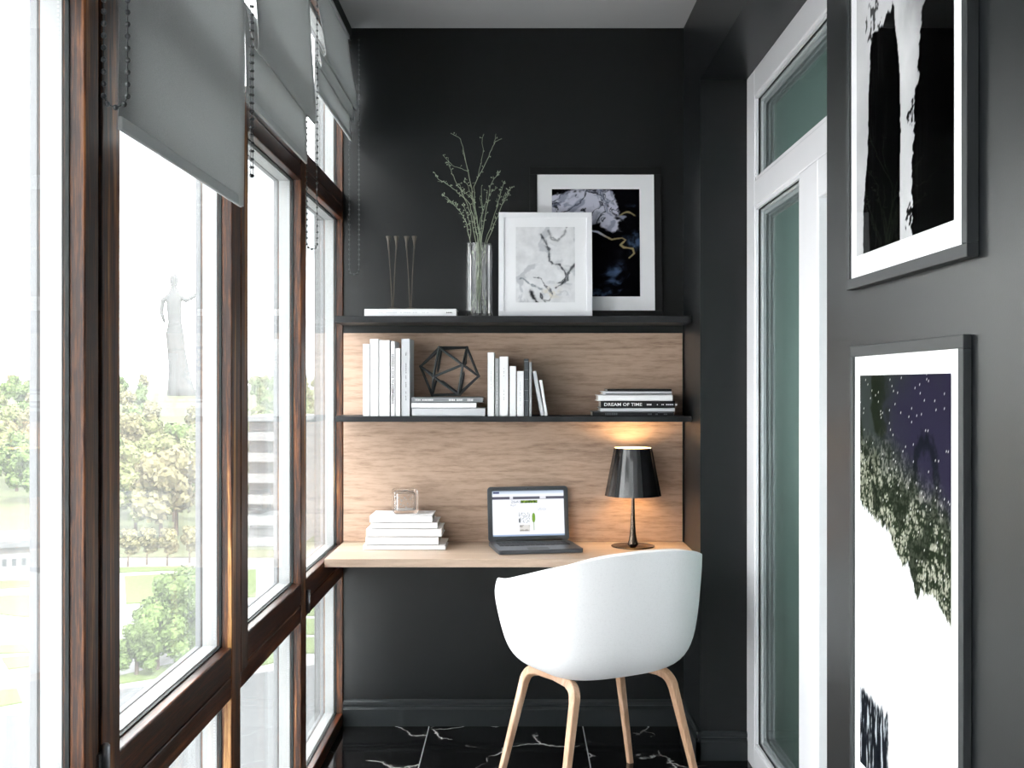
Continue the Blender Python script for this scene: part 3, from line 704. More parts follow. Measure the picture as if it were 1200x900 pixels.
def art_ink(u, v):               # black, white and blue poured ink with gold threads
    x, y = u * 1.5, v * 2.1
    wx = fb(x + 3, y, 1) * .6; wy = fb(x, y + 7, 2) * .6
    q = fb(x + wx * 1.5, y + wy * 1.5, 3)
    f1 = fb(x * 6 + wx * 3, y * 6 + wy * 3, 12)
    c = (.035, .035, .05)
    cl = math.exp(-((u - .32) / .34) ** 2 - ((v - .17) / .15) ** 2) + .9 * math.exp(-((u - .60) / .14) ** 2 - ((v - .13) / .13) ** 2) + .8 * math.exp(-((u - .70 - (v - .34) * 1.2) / .12) ** 2 - ((v - .34) / .07) ** 2) + .55 * math.exp(-((u - .42) / .10) ** 2 - ((v - .40) / .05) ** 2)
    w = sm(.34, .62, cl + q * .75 + f1 * .22)
    c = mixc(c, (.78, .78, .84), w)
    c = mixc(c, (.10, .11, .15), w * sm(.10, .0, abs(fb(x * 2.2 + wx * 2, y * 2.2 + wy * 2, 5))) * .9)
    c = mixc(c, (.45, .47, .55), w * sm(.0, .4, f1) * .6)
    bl = .8 * math.exp(-((u - .72 - (v - .75) * -.4) / .12) ** 2 - ((v - .78) / .14) ** 2) + .9 * math.exp(-((u - .97) / .10) ** 2 - ((v - .50) / .12) ** 2) + .6 * math.exp(-((u - .5) / .3) ** 2 - ((v - .95) / .06) ** 2)
    c = mixc(c, (.33, .42, .56), sm(.25, .95, bl + f1 * .55 + q * .2) * (1 - w) * .8)
    path = [(.42, .385), (.52, .40), (.62, .445), (.68, .47), (.80, .455), (.84, .475), (.78, .52), (.82, .545), (.92, .555), (.935, .60), (.88, .64)]
    g = 9
    for (ax, ay), (bx_, by_) in zip(path[:-1], path[1:]):
        px_, py_ = u - ax, (v - ay) * 1.3; dx, dy = bx_ - ax, (by_ - ay) * 1.3
        t = min(1, max(0, (px_ * dx + py_ * dy) / (dx * dx + dy * dy))); g = min(g, math.hypot(px_ - t * dx, py_ - t * dy))
    g += .006 * f1
    c = mixc(c, mixc((.78, .80, .86), (.62, .56, .40), sm(.5, .7, u)), sm(.014, .006, g))
    g = abs(v - .25 + wx * .05 - .025 * math.sin(u * 20)); c = mixc(c, (.58, .53, .38), sm(.012, .003, g + .006 * f1) * sm(.74, .79, u) * sm(.97, .93, u))
    return c
def art_marble(u, v):            # white marble pour with dark veins
    x, y = u * 1.6, v * 2.1
    wx = fb(x + 13, y, 1) * .5; wy = fb(x, y + 17, 2) * .5
    f1 = fb(x * 7 + wx * 2, y * 7, 12)
    g = .87 + .05 * fb(x * 4, y * 4, 3)
    c = (g, g, g + .012)
    c = mixc(c, (.62, .63, .66), sm(.10, .45, fb(x * 2 + wx * 2, y * 2, 9)) * .45)
    def seg(path, w0, w1, k, col=(.10, .11, .13)):
        nonlocal c; best = 9; bt = 0; m_ = len(path) - 1
        for i_, ((ax, ay), (bx_, by_)) in enumerate(zip(path[:-1], path[1:])):
            px_, py_ = u - ax, (v - ay) * 1.27; dx, dy = bx_ - ax, (by_ - ay) * 1.27
            t = min(1, max(0, (px_ * dx + py_ * dy) / (dx * dx + dy * dy))); d = math.hypot(px_ - t * dx, py_ - t * dy)
            if d < best: best = d; bt = (i_ + t) / m_
        w = w0 + (w1 - w0) * bt
        c = mixc(c, col, k * .85 * math.exp(-((best + .022 * f1) / (w * .62)) ** 2))
    seg([(.43, .10), (.50, .20), (.56, .30), (.57, .45), (.64, .49), (.74, .50), (.82, .58), (.85, .66), (.78, .74), (.66, .75)], .038, .008, .85)
    seg([(.55, .05), (.60, .15), (.70, .18), (.82, .10), (.86, .0)], .03, .03, .45)
    seg([(1.0, .50), (.93, .56), (.88, .63), (.87, .70), (.76, .77), (.68, .80)], .035, .02, .8)
    seg([(.0, .70), (.12, .68), (.22, .75), (.36, .80), (.45, .83)], .012, .028, .7, (.30, .34, .38))
    seg([(.24, .62), (.30, .67), (.42, .68), (.50, .78), (.56, .80), (.62, .88)], .006, .014, .7)
    seg([(.26, .86), (.30, .94), (.36, 1.0)], .05, .03, 1.0, (.05, .05, .06)); seg([(.42, .88), (.44, .95), (.50, 1.0)], .02, .03, .95)
    seg([(.52, .80), (.62, .90), (.56, .98), (.48, .97)], .018, .014, .6, (.25, .25, .26))
    c = mixc(c, (.80, .73, .58), .5 * math.exp(-((u - .60) / .12) ** 2 - ((v - .87) / .07) ** 2) * sm(-.1, .3, f1))
    return c
def art_cliff(u, v):             # misty monochrome picture of two rock pillars; v runs over the whole tall sheet
    e = .012 * fb(v * 30, 1, 1) + .02 * fb(v * 6, 4, 2)
    g = .74 + .06 * fb(u * 3, v * 5, 3) - .36 * sm(.48, .85, u + .12 * fb(u * 5, v * 6, 4)) * sm(.80, .45, v)
    c = (g, g, g * 1.01)
    l0 = .085 + .085 * sm(1.0, .5, v) + e; l1 = .51 - .06 * sm(.62, .45, v) + e * .5
    top = .455 + .03 * abs(fb(u * 14, 2, 1)) - .03 * sm(.30, .42, u)
    if v > top and u > l0 + .03 * sm(.50, .45, v) and u < l1:
        k = .02 + .16 * max(0, fb(u * 60 + e * 60, v * 5, 7)) * sm(.75, .35, (u - l0) / (l1 - l0)); c = (k, k, k)
    elif v < .47 and abs(u - .20 - .35 * (v - .40)) < .10 and fb(u * 26, v * 36, 8) + .45 * math.exp(-((u - .22) / .05) ** 2) > .40: c = (.22, .22, .22)
    r0 = .635 + e * 1.6 + .035 * fb(v * 22, 9, 1) + .075 * sm(.72, .60, v) + .05 * sm(.58, .45, v)
    if u > r0:
        k = .012 + .10 * max(0, fb(u * 50, v * 4, 3)) * sm(.90, .70, u); c = (k, k, k)
    else:
        t_ = math.exp(-((u - r0 + .03) / .035) ** 2) * (math.exp(-((v - .72) / .03) ** 2) + math.exp(-((v - .95) / .03) ** 2))
        if t_ > .25 and fb(u * 40, v * 60, 3) + t_ * .9 > .55: c = (.08, .08, .08)
    return c
def lerp_tab(tab, x):
    for (a, p), (b, q) in zip(tab[:-1], tab[1:]):
        if x <= b: return p + (q - p) * (x - a) / (b - a)
    return tab[-1][1]
def art_paint(u, v):             # violet and moss clouds over white, dripping edge
    edge = lerp_tab([(0, .325), (.18, .355), (.36, .37), (.44, .41), (.52, .44), (.58, .43), (.68, .50), (.73, .478), (.84, .475), (.93, .50), (1, .52)], u) + .012 * fb(u * 30, 1, 1) + .012 * fb(u * 80, v * 10, 2)
    white = (.94, .945, .945)
    n1 = fb(u * 3, v * 5, 2); n2 = fb(u * 34, v * 50, 4); n3 = fb(u * 9, v * 60, 6); n4 = fb(u * 60, v * 20, 8)
    c = mixc((.15, .16, .175), (.138, .130, .19), sm(.40, .80, u + n1 * .35))
    c = mixc(c, (.20, .22, .21), sm(.5, .0, u + n1 * .3) * .8)
    oval = abs(math.hypot((u - .76) / .11, (v - .235) / .085) - 1)
    c = mixc(c, (.07, .08, .10), sm(.40, .05, oval + n2 * .2) * .85)
    c = mixc(c, (.09, .11, .07), sm(-.05, .35, fb(u * 6, v * 10, 9) + .25 * math.exp(-((u - .2) / .12) ** 2)) * sm(.55, .2, u) * .8)
    grid = min(abs(n3), abs(n4) * 1.2)
    moss = mixc((.12, .15, .10), (.60, .60, .54), sm(.05, .16, grid) * sm(-.25, .2, n2 + .1))
    k = sm(.14, .27, v + .14 * (.35 - u) + n1 * .05)
    c = mixc(c, moss, k * .95)
    c = mixc(c, (.10, .12, .09), k * sm(.05, .3, fb(u * 7, v * 12, 15)) * .8)
    c = mixc(c, (.78, .78, .76), 1.0 if fb(u * 110, v * 150, 12) > .74 else 0)
    c = mixc(c, white, sm(-.004, .006, v - edge))
    if v > edge:
        c = mixc(c, (.82, .86, .86), .5 * sm(.0, .35, fb(u * 8, v * 12, 5)) * sm(.45, .25, u))
        blk = sm(.38, .34, u + .02 * fb(v * 30, 2, 1)) * sm(.80, .825, v + .02 * fb(u * 30, 5, 2) + .04 * (.2 - u))
        c = mixc(c, mixc((.08, .09, .11), (.62, .64, .66), sm(.12, .4, fb(u * 45, v * 10, 7))), blk)
    return c

def picture(name, label, w, h, fw, mw, depth, fm, fn, nx, ny, loc, rot, group=None, mb_=None, glass=False, groove=False, mt=None):
    """standing picture: local x right, z up, front faces -Y, back at y = 0"""
    root = empty(name, loc, 0, label, 'picture', group); root.rotation_euler = rot
    f = MB(); d = -depth
    for b in ((-w/2, w/2, 0, fw), (-w/2, w/2, h - fw, h), (-w/2, -w/2 + fw, fw, h - fw), (w/2 - fw, w/2, fw, h - fw)):
        f.box(b[0], b[1], d, 0, b[2], b[3])
    f.build('frame', fm, root, bevel=.0012)
    ins = .004
    MB().box(-w/2 + fw, w/2 - fw, d + ins, -.002, fw, h - fw).build('mat_board', 'mat', root)
    mbm = mb_ if mb_ is not None else mw; mt = mt if mt is not None else mw
    aw = w - 2 * fw - 2 * mw; ah = h - 2 * fw - mbm - mt
    p = print_grid('print', root, aw, ah, nx, ny, fn, d + ins - .0006); p.location = (0, 0, fw + mbm)
    if glass: MB().box(-w/2 + fw, w/2 - fw, d + .0005, d + .002, fw, h - fw).build('glass', 'artglass', root)
    return root
# leaning pictures on the upper shelf
k = 4.36 / F; w = (694 - 584.3) * k; h = (370 - 246) * k
picture('framed_print', 'small white framed marble print standing in front on the upper shelf', w, h, .021, .045, .016, 'pframe_w', art_marble, 110, 150,
        (((694 + 584.3) / 2 - 606) * k, 4.36, 1.6015), (R(-5), 0, 0), 'framed prints leaning on the upper shelf', mt=.036, mb_=.034)
k = 4.44 / F; w = (776 - 621) * k; h = (371 - 192) * k
picture('framed_print', 'larger black framed swirling ink print leaning behind the small white frame', w, h, .029, .057, .018, 'pframe_b', art_ink, 150, 200,
        (((776 + 621) / 2 - 606) * k, 4.445, 1.6015), (R(-4), 0, 0), 'framed prints leaning on the upper shelf', mt=.058, mb_=.055)
# pictures hung on the right wall: local -Y becomes world -X
def hung(label, yn, yf, zb, zt, fn, mw, mt, mbm, nx, ny, depth, glass):
    picture('wall_picture', label, yf - yn, zt - zb, .020, mw, depth, 'pframe_d', fn, nx, ny, (WR - .0006, (yn + yf) / 2, zb), (0, 0, R(-90)), 'framed pictures on the right wall', mt=mt, mb_=mbm, glass=glass)
hung('upper dark framed black and white picture of misty rock pillars', 1.620, 2.212, 1.527, 2.367, art_cliff, .036, .04, .040, 170, 260, .018, True)
hung('lower dark framed abstract painting, violet and moss over white', 1.646, 2.205, .578, 1.418, art_paint, .034, .036, .036, 170, 260, .013, False)

# ------------------------------------------------------------------ wire icosahedron
W = [[-0.3518, 0.4976, 0.7929], [0.5884, 0.0271, 0.8081], [0.4351, 0.8762, 0.2072], [0.5369, -0.8219, 0.19], [0.2889, 0.5519, -0.7823], [-0.9844, -0.0607, 0.1654], [-0.5369, 0.8219, -0.19], [-0.2889, -0.5519, 0.7823], [0.9844, 0.0607, -0.1654], [0.3518, -0.4976, -0.7929], [-0.5884, -0.0271, -0.8081], [-0.4351, -0.8762, -0.2072]]
RI = .1135
IV = [Vector((a, -b, c)) * RI for a, b, c in W]
zmin = min(v.z for v in IV)
icx = (526.6 - 606) * 4.385 / F
m = MB()
for i in range(12):
    for j in range(i + 1, 12):
        if (IV[i] - IV[j]).length < RI * 1.1: m.tube([IV[i], IV[j]], .0050, 4, smooth=False)
    m.ball(IV[i], .0062, 8, 6)
o = m.build('wire_icosahedron', 'iron'); o.location = (icx, 4.400, zi - zmin + .0062); o.rotation_euler.z = R(3.4)
tag(o, 'black metal wire icosahedron resting on the flat books of the lower shelf', 'ornament')

# ------------------------------------------------------------------ glass cube on the desk books
gx = (475 - 606) * 4.39 / F
g = empty('glass_cube', (gx, 4.375, ZTOP), R(12), 'rounded clear glass cube standing on the white books on the desk', 'ornament')
q = .047
c = MB(); c.box(-q, q, -q, q, .0, .092); oo = c.build('glass_shell', 'glass', g, bevel=.011, seg=4)
c = MB(); c.box(-q + .011, q - .011, -q + .011, q - .011, .012, .080)
ii = c.build('inner_cavity', 'glass', g, bevel=.006, seg=3); 
for p_ in ii.data.polygons: p_.flip()
c = MB()
for _ in range(16): c.ball((rnd.uniform(-.026, .026), rnd.uniform(-.026, .026), rnd.uniform(.02, .07)), rnd.uniform(.0015, .0035), 8, 6)
c.build('bubbles', 'mgrey', g)

# ------------------------------------------------------------------ laptop
def screen_px(u, v):
    c = (.97, .98, 1.0)
    if v < .08: c = mixc((.68, .74, .82), (.93, .96, 1), v / .08)
    if .02 < v < .055 and .01 < u < .10: c = (.22, .26, .42)
    if .125 < v < .185: c = (.36, .36, .42)
    if .13 < v < .18 and (.24 < u < .29 or .66 < u < .75): c = (.9, .9, .93)
    if .215 < v < .275:
        if .39 < u < .63: c = mixc((.62, .72, .25), (.10, .22, .08), .5 + fb(u * 40, v * 30, 1))
        elif .26 < u < .39 and fb(u * 90, v * 50, 2) > 0: c = (.70, .72, .76)
    if .30 < v < .34 and .25 < u < .33 and fb(u * 90, v * 70, 3) > 0: c = (.75, .77, .8)
    d = math.hypot((u - .57) / .024, (v - .60) / .11)
    if d < 1: c = (.48, .64, .22)
    if .70 < v < .88 and abs(u - .572) < .004: c = (.6, .7, .5)
    if .48 < v < .72 and .36 < u < .52 and fb(u * 50, v * 35, 5) > .12: c = (.72, .74, .76)
    if .62 < v < .70 and .36 < u < .385: c = (.25, .27, .3)
    if .76 < v < .90 and .37 < u < .52: c = mixc((.88, .87, .85), (.62, .6, .58), sm(.0, .4, fb(u * 14, v * 14, 2)))
    if .38 < v < .44 and .62 < u < .75 and fb(u * 90, v * 60, 7) > .05: c = (.8, .82, .85)
    if v > .965: c = (.62, .70, .82)
    return c
lt = empty('laptop', (0.066, 4.296, ZD + .0005), R(10.3), 'open graphite laptop showing a mostly white web page on the desk', 'laptop')
lw, ld = .318, .225
def rrect(x0, x1, z0, z1, rad, n=6):
    out = []
    for cx_, cz_, a0_ in ((x1 - rad, z0 + rad, -90), (x1 - rad, z1 - rad, 0), (x0 + rad, z1 - rad, 90), (x0 + rad, z0 + rad, 180)):
        for k_ in range(n + 1): a_ = R(a0_ + 90 * k_ / n); out.append((cx_ + rad * math.cos(a_), cz_ + rad * math.sin(a_)))
    return out
b = MB(); b.prism(rrect(-lw/2, lw/2, -ld/2 - .015, ld/2, .012), 2, .001, .016); b.build('base', 'lap', lt, bevel=.002, seg=2)
kb = MB()
for r_ in range(5):
    for c_ in range(14):
        x0 = -.135 + c_ * .0194; y0 = ld/2 - .038 - r_ * .0185
        kb.box(x0, x0 + .0165, y0 - .0155, y0, .016, .0178)
kb.build('keyboard', 'key', lt)
MB().box(-.045, .035, -ld/2 + .002, -ld/2 + .043, .016, .0166).build('touchpad', 'dgrey', lt)
ls = empty('lid_hinge', (0, 0, 0)) if False else None
lh = .212; tilt = Matrix.Translation((0, ld/2 - .004, .014)) @ Matrix.Rotation(R(-8), 4, 'X')
li = MB(); li.prism(rrect(-lw/2, lw/2, 0, lh, .014), 1, 0, .008); lid = li.build('screen_lid', 'lap', lt, bevel=.0015, seg=2); lid.matrix_local = tilt
be = MB(); be.prism(rrect(-lw/2 + .003, lw/2 - .003, .003, lh - .003, .012), 1, -.0008, .001); be.build('bezel', 'dgrey', lid, bevel=.0004)
sc_ = print_grid('display', lid, lw - .036, lh - .038, 200, 130, screen_px, -.0014, 'screen'); sc_.location = (0, 0, .021)
MB().ball((0, -.0012, lh - .009), .0018, 10, 8, (1, .5, 1)).build('camera_lens', 'key', lid)
MB().tube([(-lw/2 + .03, ld/2 - .003, .016), (lw/2 - .03, ld/2 - .003, .016)], .006, 12).build('hinge', 'key', lt)

# ------------------------------------------------------------------ table lamp
YL = 4.362; LX = (741.7 - 606) * YL / F
lamp = empty('table_lamp', (LX, YL, ZD), 0, 'lit table lamp with a black pleated shade on a slim dark chrome stem', 'lamp')
MB().lathe([(.0, 0), (.081, 0), (.083, .002), (.083, .004), (.079, .0055), (.030, .007), (.022, .010), (0, .010)], 56, caps=False).build('base', 'lampmetal', lamp)
MB().lathe([(.0215, .008), (.020, .014), (.0165, .024), (.0125, .045), (.0095, .08), (.0075, .13), (.0065, .19), (.0065, .25)], 32).build('stem', 'lampmetal', lamp)
def shade(r0, r1, z0, z1, nn, zig, flip):
    vs = []
    for (r_, z_) in ((r0, z0), (r1, z1)):
        for q in range(nn): a = 2 * math.pi * (q + .5) / nn; rr = r_ * (1 - (zig if q % 2 else 0)); vs.append((rr * math.cos(a), rr * math.sin(a), z_))
    return vs, [(q, (q + 1) % nn, nn + (q + 1) % nn, nn + q) if not flip else (q, nn + q, nn + (q + 1) % nn, (q + 1) % nn) for q in range(nn)]
z0, z1 = .196, .378
v_, f_ = shade(.109, .073, z0, z1, 36, .022, False); s_ = MB().add(v_, f_); v2, f2 = shade(.1065, .0705, z0, z1, 36, .022, True)
s_o = s_.build('lamp_shade', 'shade_out', lamp, fix=False)
MB().add(v2, f2).build('shade_lining', 'shade_in', s_o, fix=False)
rm = MB()
for zz, (ra, rb) in ((z0, (.109, .1065)), (z1, (.073, .0705))):
    a_, _ = shade(ra, ra, zz, zz, 36, .022, False); b_, _ = shade(rb, rb, zz, zz, 36, .022, False)
    rm = MB(); rm.add(a_[:36] + b_[:36], [(q, (q + 1) % 36, 36 + (q + 1) % 36, 36 + q) for q in range(36)]); rm.build('shade_rim', 'shade_out', s_o, fix=False)

sp_ = MB()
for q in range(3):
    a = 2 * math.pi * q / 3 + .4; sp_.tube([(0, 0, .262), (.082 * math.cos(a), .082 * math.sin(a), .275)], .0014, 6)
sp_.lathe([(.012, .25), (.012, .275)], 20); sp_.build('shade_carrier', 'lampmetal', lamp)
MB().ball((0, 0, .300), .021, 20, 14, (1, 1, 1.15)).build('bulb', 'bulb', lamp)
# the bulb's light
pl = bpy.data.lights.new('bulb_light', 'POINT'); pl.energy = .85; pl.color = (1, .72, .40); pl.shadow_soft_size = .02
plo = bpy.data.objects.new('bulb_light', pl); COL.objects.link(plo); plo.parent = lamp; plo.location = (0, 0, .342)

# ------------------------------------------------------------------ armchair
CA = R(30); C0 = Vector((.266, 3.75, 0))
ch = empty('tub_chair', C0, CA, 'white upholstered tub armchair on splayed oak legs at the desk', 'chair')
def chair_shell():
    N_, Mv = 72, None
    prof = [(0, 0), (.22, 0), (.42, .002), (.58, .012), (.71, .045), (.81, .10), (.88, .18), (.925, .28), (.955, .42), (.975, .58), (.99, .76), (1.0, .90), (1.0, 1.0)]
    vs = [(0, 0, .412)]; fs = []
    for j, (p_, q_) in enumerate(prof[1:]):
        for i in range(N_):
            ph = 2 * math.pi * i / N_; a = abs(ph if ph <= math.pi else ph - 2 * math.pi)
            sx, sy = math.sin(ph), -math.cos(ph)                       # x = right side, y = forward
            e = 2.9; den = (abs(sx) ** e + abs(sy) ** e) ** (1 / e)
            X = sx / den * .326; Y = sy / den * (.270 if sy < 0 else .255)
            ad = math.degrees(a)
            rim = .812 + .018 * math.cos(min(a, R(45)) * 2)
            rim = rim - .086 * sm(22, 108, ad) - .010 * sm(100, 130, ad) - .036 * sm(112, 138, ad)
            rim = rim - .255 * sm(134, 156, ad)
            zz = .412 + (rim - .412) * q_
            flare = 1 + .13 * (q_ - .6) * sm(40, 90, ad) - .06 * sm(.86, 1, q_) * sm(90, 118, ad)
            back = -.018 * q_ * sm(60, 10, ad)
            vs.append((X * p_ * flare, Y * p_ + back + .0, zz))
    for i in range(N_): fs.append((0, 1 + (i + 1) % N_, 1 + i))
    for j in range(len(prof) - 2):
        for i in range(N_): fs.append((1 + j * N_ + i, 1 + j * N_ + (i + 1) % N_, 1 + (j + 1) * N_ + (i + 1) % N_, 1 + (j + 1) * N_ + i))
    o = MB().add(vs, fs, True).build('upholstered_shell', 'chair', ch)
    s = o.modifiers.new('thick', 'SOLIDIFY'); s.thickness = .034; s.offset = -1
    b = o.modifiers.new('round', 'BEVEL'); b.width = .013; b.segments = 3; b.limit_method = 'ANGLE'; b.angle_limit = R(50)
    u = o.modifiers.new('sub', 'SUBSURF'); u.levels = 1; u.render_levels = 1
    return o
chair_shell()
cs = MB(); pr = []
for (s_c, zz) in ((.0, .452), (.5, .452), (.80, .453), (.90, .460), (.93, .472), (.90, .484), (.75, .490), (.0, .492)): pr.append((s_c, zz))
vs = []; fs = []; N_ = 48
for (k_, zz) in pr:
    for i in range(N_):
        ph = 2 * math.pi * i / N_; sx, sy = math.sin(ph), -math.cos(ph); den = (abs(sx) ** 2.9 + abs(sy) ** 2.9) ** (1 / 2.9)
        vs.append((sx / den * .232 * k_, sy / den * .215 * k_ + .02, zz))
for j in range(len(pr) - 1):
    for i in range(N_): fs.append((j * N_ + i, j * N_ + (i + 1) % N_, (j + 1) * N_ + (i + 1) % N_, (j + 1) * N_ + i))
MB().add(vs, fs, True).build('seat_cushion', 'chair', ch)
for sx in (-1, 1):
    for sy in (-1, 1):
        foot = Vector((sx * .270, sy * .196, 0)); sh_ = Vector((sx * .182, sy * .148, .405)); mid = Vector((sx * .160, 0, .402))
        pts = [foot]
        a = sh_.lerp(foot, .12); c2 = sh_.lerp(mid, .36)
        for k_ in range(1, 5): pts.append(foot.lerp(a, k_ / 5))
        for k_ in range(0, 9):
            t = k_ / 8; pts.append(a * (1 - t) ** 2 + sh_ * 2 * t * (1 - t) + c2 * t ** 2)
        pts.append(c2.lerp(mid, .5)); pts.append(mid)
        n = len(pts); rect = []
        for i in range(n): t = min(1, i / 6); rect.append((.0100 + .0055 * t - (.003 if i > 12 else 0), .0090 + .0040 * t))
        lg = MB(); lg.tube(pts, 0, rect=rect, up=(0, 1, 0), smooth=False); lg.build('leg', 'leg', ch, bevel=0)

# ------------------------------------------------------------------ the view outside
GZ = -20.0
def G(x, y, z=GZ): Y = (EYE - z) * F / (y - 450); return ((x - 606) * Y / F, Y)
M['paving'] = mat('pale_paving', rgb(112, 112, 112), .9, var=.05, vscale=.2)
M['lawn'] = mat('mown_grass', rgb(66, 80, 32), .9, var=.15, vscale=.3)
M['hill'] = mat('hill_grass', rgb(66, 72, 44), .9, var=.2, vscale=.03)
M['road'] = mat('asphalt', rgb(58, 60, 63), .9, var=.05, vscale=.4)
M['bark'] = mat('tree_bark', rgb(60, 50, 42), .9)
M['leaf1'] = mat('green_leaves', rgb(70, 88, 40), .7, var=.35, vscale=.6)
M['leaf2'] = mat('olive_leaves', rgb(90, 96, 56), .7, var=.35, vscale=.6)
M['leaf3'] = mat('pale_leaves', rgb(96, 92, 62), .7, var=.35, vscale=.6)
M['concrete'] = mat('pale_concrete', rgb(74, 76, 79), .9, var=.05, vscale=.3)
M['wallw'] = mat('white_render', rgb(96, 97, 99), .9)
M['winglass'] = mat('far_window_glass', rgb(50, 55, 60), .3)
def ground_z(x, y): return GZ + .02 + 16.5 * sm(190, 560, y)
g = MB(); nx, ny = 30, 60; vs = []; fs = []
for j in range(ny + 1):
    Y = -40 + 1100 * (j / ny)
    for i in range(nx + 1): X = -560 + 760 * i / nx; vs.append((X, Y, ground_z(X, Y) - .02))
for j in range(ny):
    for i in range(nx): fs.append((j * (nx + 1) + i, j * (nx + 1) + i + 1, (j + 1) * (nx + 1) + i + 1, (j + 1) * (nx + 1) + i))
gr = MB().add(vs, fs, True).build('ground', 'paving', fix=False); tag(gr, kind='structure')
hl = MB(); vs = [(x_ * 1.0, y_, ground_z(x_, y_) + .08) for y_ in range(140, 1040, 15) for x_ in (-540, -90 if y_ < 190 else -54, 0, 180)]
hl.add(vs, [(j * 4 + i, j * 4 + i + 1, j * 4 + 5 + i, j * 4 + 4 + i) for j in range(59) for i in (0, 1, 2) if not (i == 0 and j < 3)], True)
tag(hl.build('wooded_hill', 'hill', fix=False), kind='structure')
def lawn(pts, m='lawn', name='lawn', h=.10):
    P_ = [G(*p) for p in pts]; mb = MB(); mb.prism(P_, 2, GZ, GZ + h)
    return tag(mb.build(name, m), kind='structure')
lawn([(-60, 683), (62, 680), (70, 686), (-60, 694)])
lawn([(-60, 702), (60, 696), (64, 724), (22, 723), (-60, 712)])
lawn([(-40, 758), (28, 756), (36, 765), (-34, 768)])
lawn([(2, 772), (44, 768), (50, 780), (10, 785)])
lawn([(-30, 812), (20, 808), (26, 824), (-20, 832)])
lawn([(120, 666), (215, 664), (225, 668), (120, 672)])
lawn([(146, 676), (300, 668), (300, 700), (148, 708)])
lawn([(60, 806), (110, 800), (205, 778), (300, 766), (300, 776), (200, 793), (110, 806)])
lawn([(280, 772), (345, 760), (345, 772), (280, 786)])
lawn([(352, 700), (392, 700), (392, 722), (352, 722)]); lawn([(352, 726), (392, 726), (392, 744), (352, 744)]); lawn([(352, 748), (400, 748), (400, 766), (352, 766)])
lawn([(-200, 842), (60, 838), (110, 812), (300, 790), (400, 775), (400, 1200), (-200, 1200)], 'road', 'road', .06)

def leaf_mesh(name, seed, blobs, nleaf, size, m, trunk_h, wide, tall):
    rr = random.Random(seed); mb = MB(); cs_ = []
    for _ in range(blobs):
        a = rr.uniform(0, 6.283); r_ = wide * math.sqrt(rr.random()) * .75; zc = trunk_h + (tall - trunk_h) * rr.uniform(.15, .9)
        k_ = 1 - .55 * ((zc - trunk_h) / (tall - trunk_h)) ** 2
        cs_.append((r_ * math.cos(a) * k_, r_ * math.sin(a) * k_, zc, wide * rr.uniform(.28, .45)))
    for q in range(nleaf):
        c_ = cs_[q % blobs]; d = Vector((rr.gauss(0, 1), rr.gauss(0, 1), rr.gauss(0, 1))).normalized()
        p = Vector(c_[:3]) + d * c_[3] * rr.uniform(.75, 1.05); n_ = (d + Vector((rr.gauss(0, .6), rr.gauss(0, .6), rr.gauss(0, .6)))).normalized()
        a_ = n_.orthogonal().normalized() * size * rr.uniform(.6, 1.2); b_ = n_.cross(a_) * .7
        mb.add([p - a_, p - b_, p + a_, p + b_], [(0, 1, 2, 3)])
    for c_ in cs_: mb.ball(c_[:3], c_[3] * .8, 8, 6)
    me = bpy.data.meshes.new(name); me.from_pydata(mb.v, [], mb.f); me.materials.append(M[m]); return me
def trunk_mesh(h):
    mb = MB(); mb.tube([(0, 0, -.3), (.05, .03, h * .5), (0, 0, h)], [h * .05, h * .035, h * .015], 7)
    for a in (0.3, 2.3, 4.4): mb.tube([(0, 0, h * .5), (h * .18 * math.cos(a), h * .18 * math.sin(a), h * .8)], [h * .018, h * .006], 5)
    me = bpy.data.meshes.new('trunk'); me.from_pydata(mb.v, [], mb.f); me.materials.append(M['bark']); return me
TK = trunk_mesh(5.5)
LV = [leaf_mesh('crown', s_, 14, 1500, .42, m_, 1.6, 3.4, 9.5) for s_, m_ in ((1, 'leaf1'), (2, 'leaf2'), (3, 'leaf1'), (4, 'leaf3'), (5, 'leaf2'))]
NEAR = [leaf_mesh('crown', s_, 20, 6000, .17, 'leaf1', .5, 2.6, 6.0) for s_ in (11, 12)]
def tree(x, y, z, sc, lv, label, group, name='tree', rz=0):
    r_ = empty(name, (x, y, z), rz, label, 'tree', group); r_.scale = (sc, sc, sc)
    for nm, me in (('trunk', TK), ('foliage', lv)):
        o = bpy.data.objects.new(nm, me); COL.objects.link(o); o.parent = r_
cnt = 0; placed = []; rt = random.Random(3)
rows = [(150 + k_ * 11.5 + (k_ ** 1.5) * 1.1) for k_ in range(26)]
for Yr in rows:
    xa = (-40 - 606) * Yr / F; xb = (402 - 606) * Yr / F; step = 5.6 + Yr * .012
    Xr = xa + rt.uniform(0, step)
    while Xr < xb and cnt < 298:
        yy = Yr + rt.uniform(-4, 4); xp = 606 + Xr * F / yy
        skip = (Yr < 200 and xp < 66) or (290 < xp and yy < 185) or (172 < xp < 248 and yy > 330) or (yy > 470 and xp < 250 and rt.random() < .3) or rt.random() < .13
        if any(math.hypot(Xr - a_, yy - b_) < 4.6 for a_, b_ in placed): skip = True
        if not skip:
            placed.append((Xr, yy))
            tree(Xr, yy, ground_z(Xr, yy), rt.uniform(.85, 1.3) * (1.0 if yy < 420 else .8), LV[rt.randrange(5)], 'pale leafy tree in the wooded park seen far outside the window', 'trees of the wooded park outside', rz=rt.uniform(0, 6.28)); cnt += 1
        Xr += step * rt.uniform(.8, 1.3)
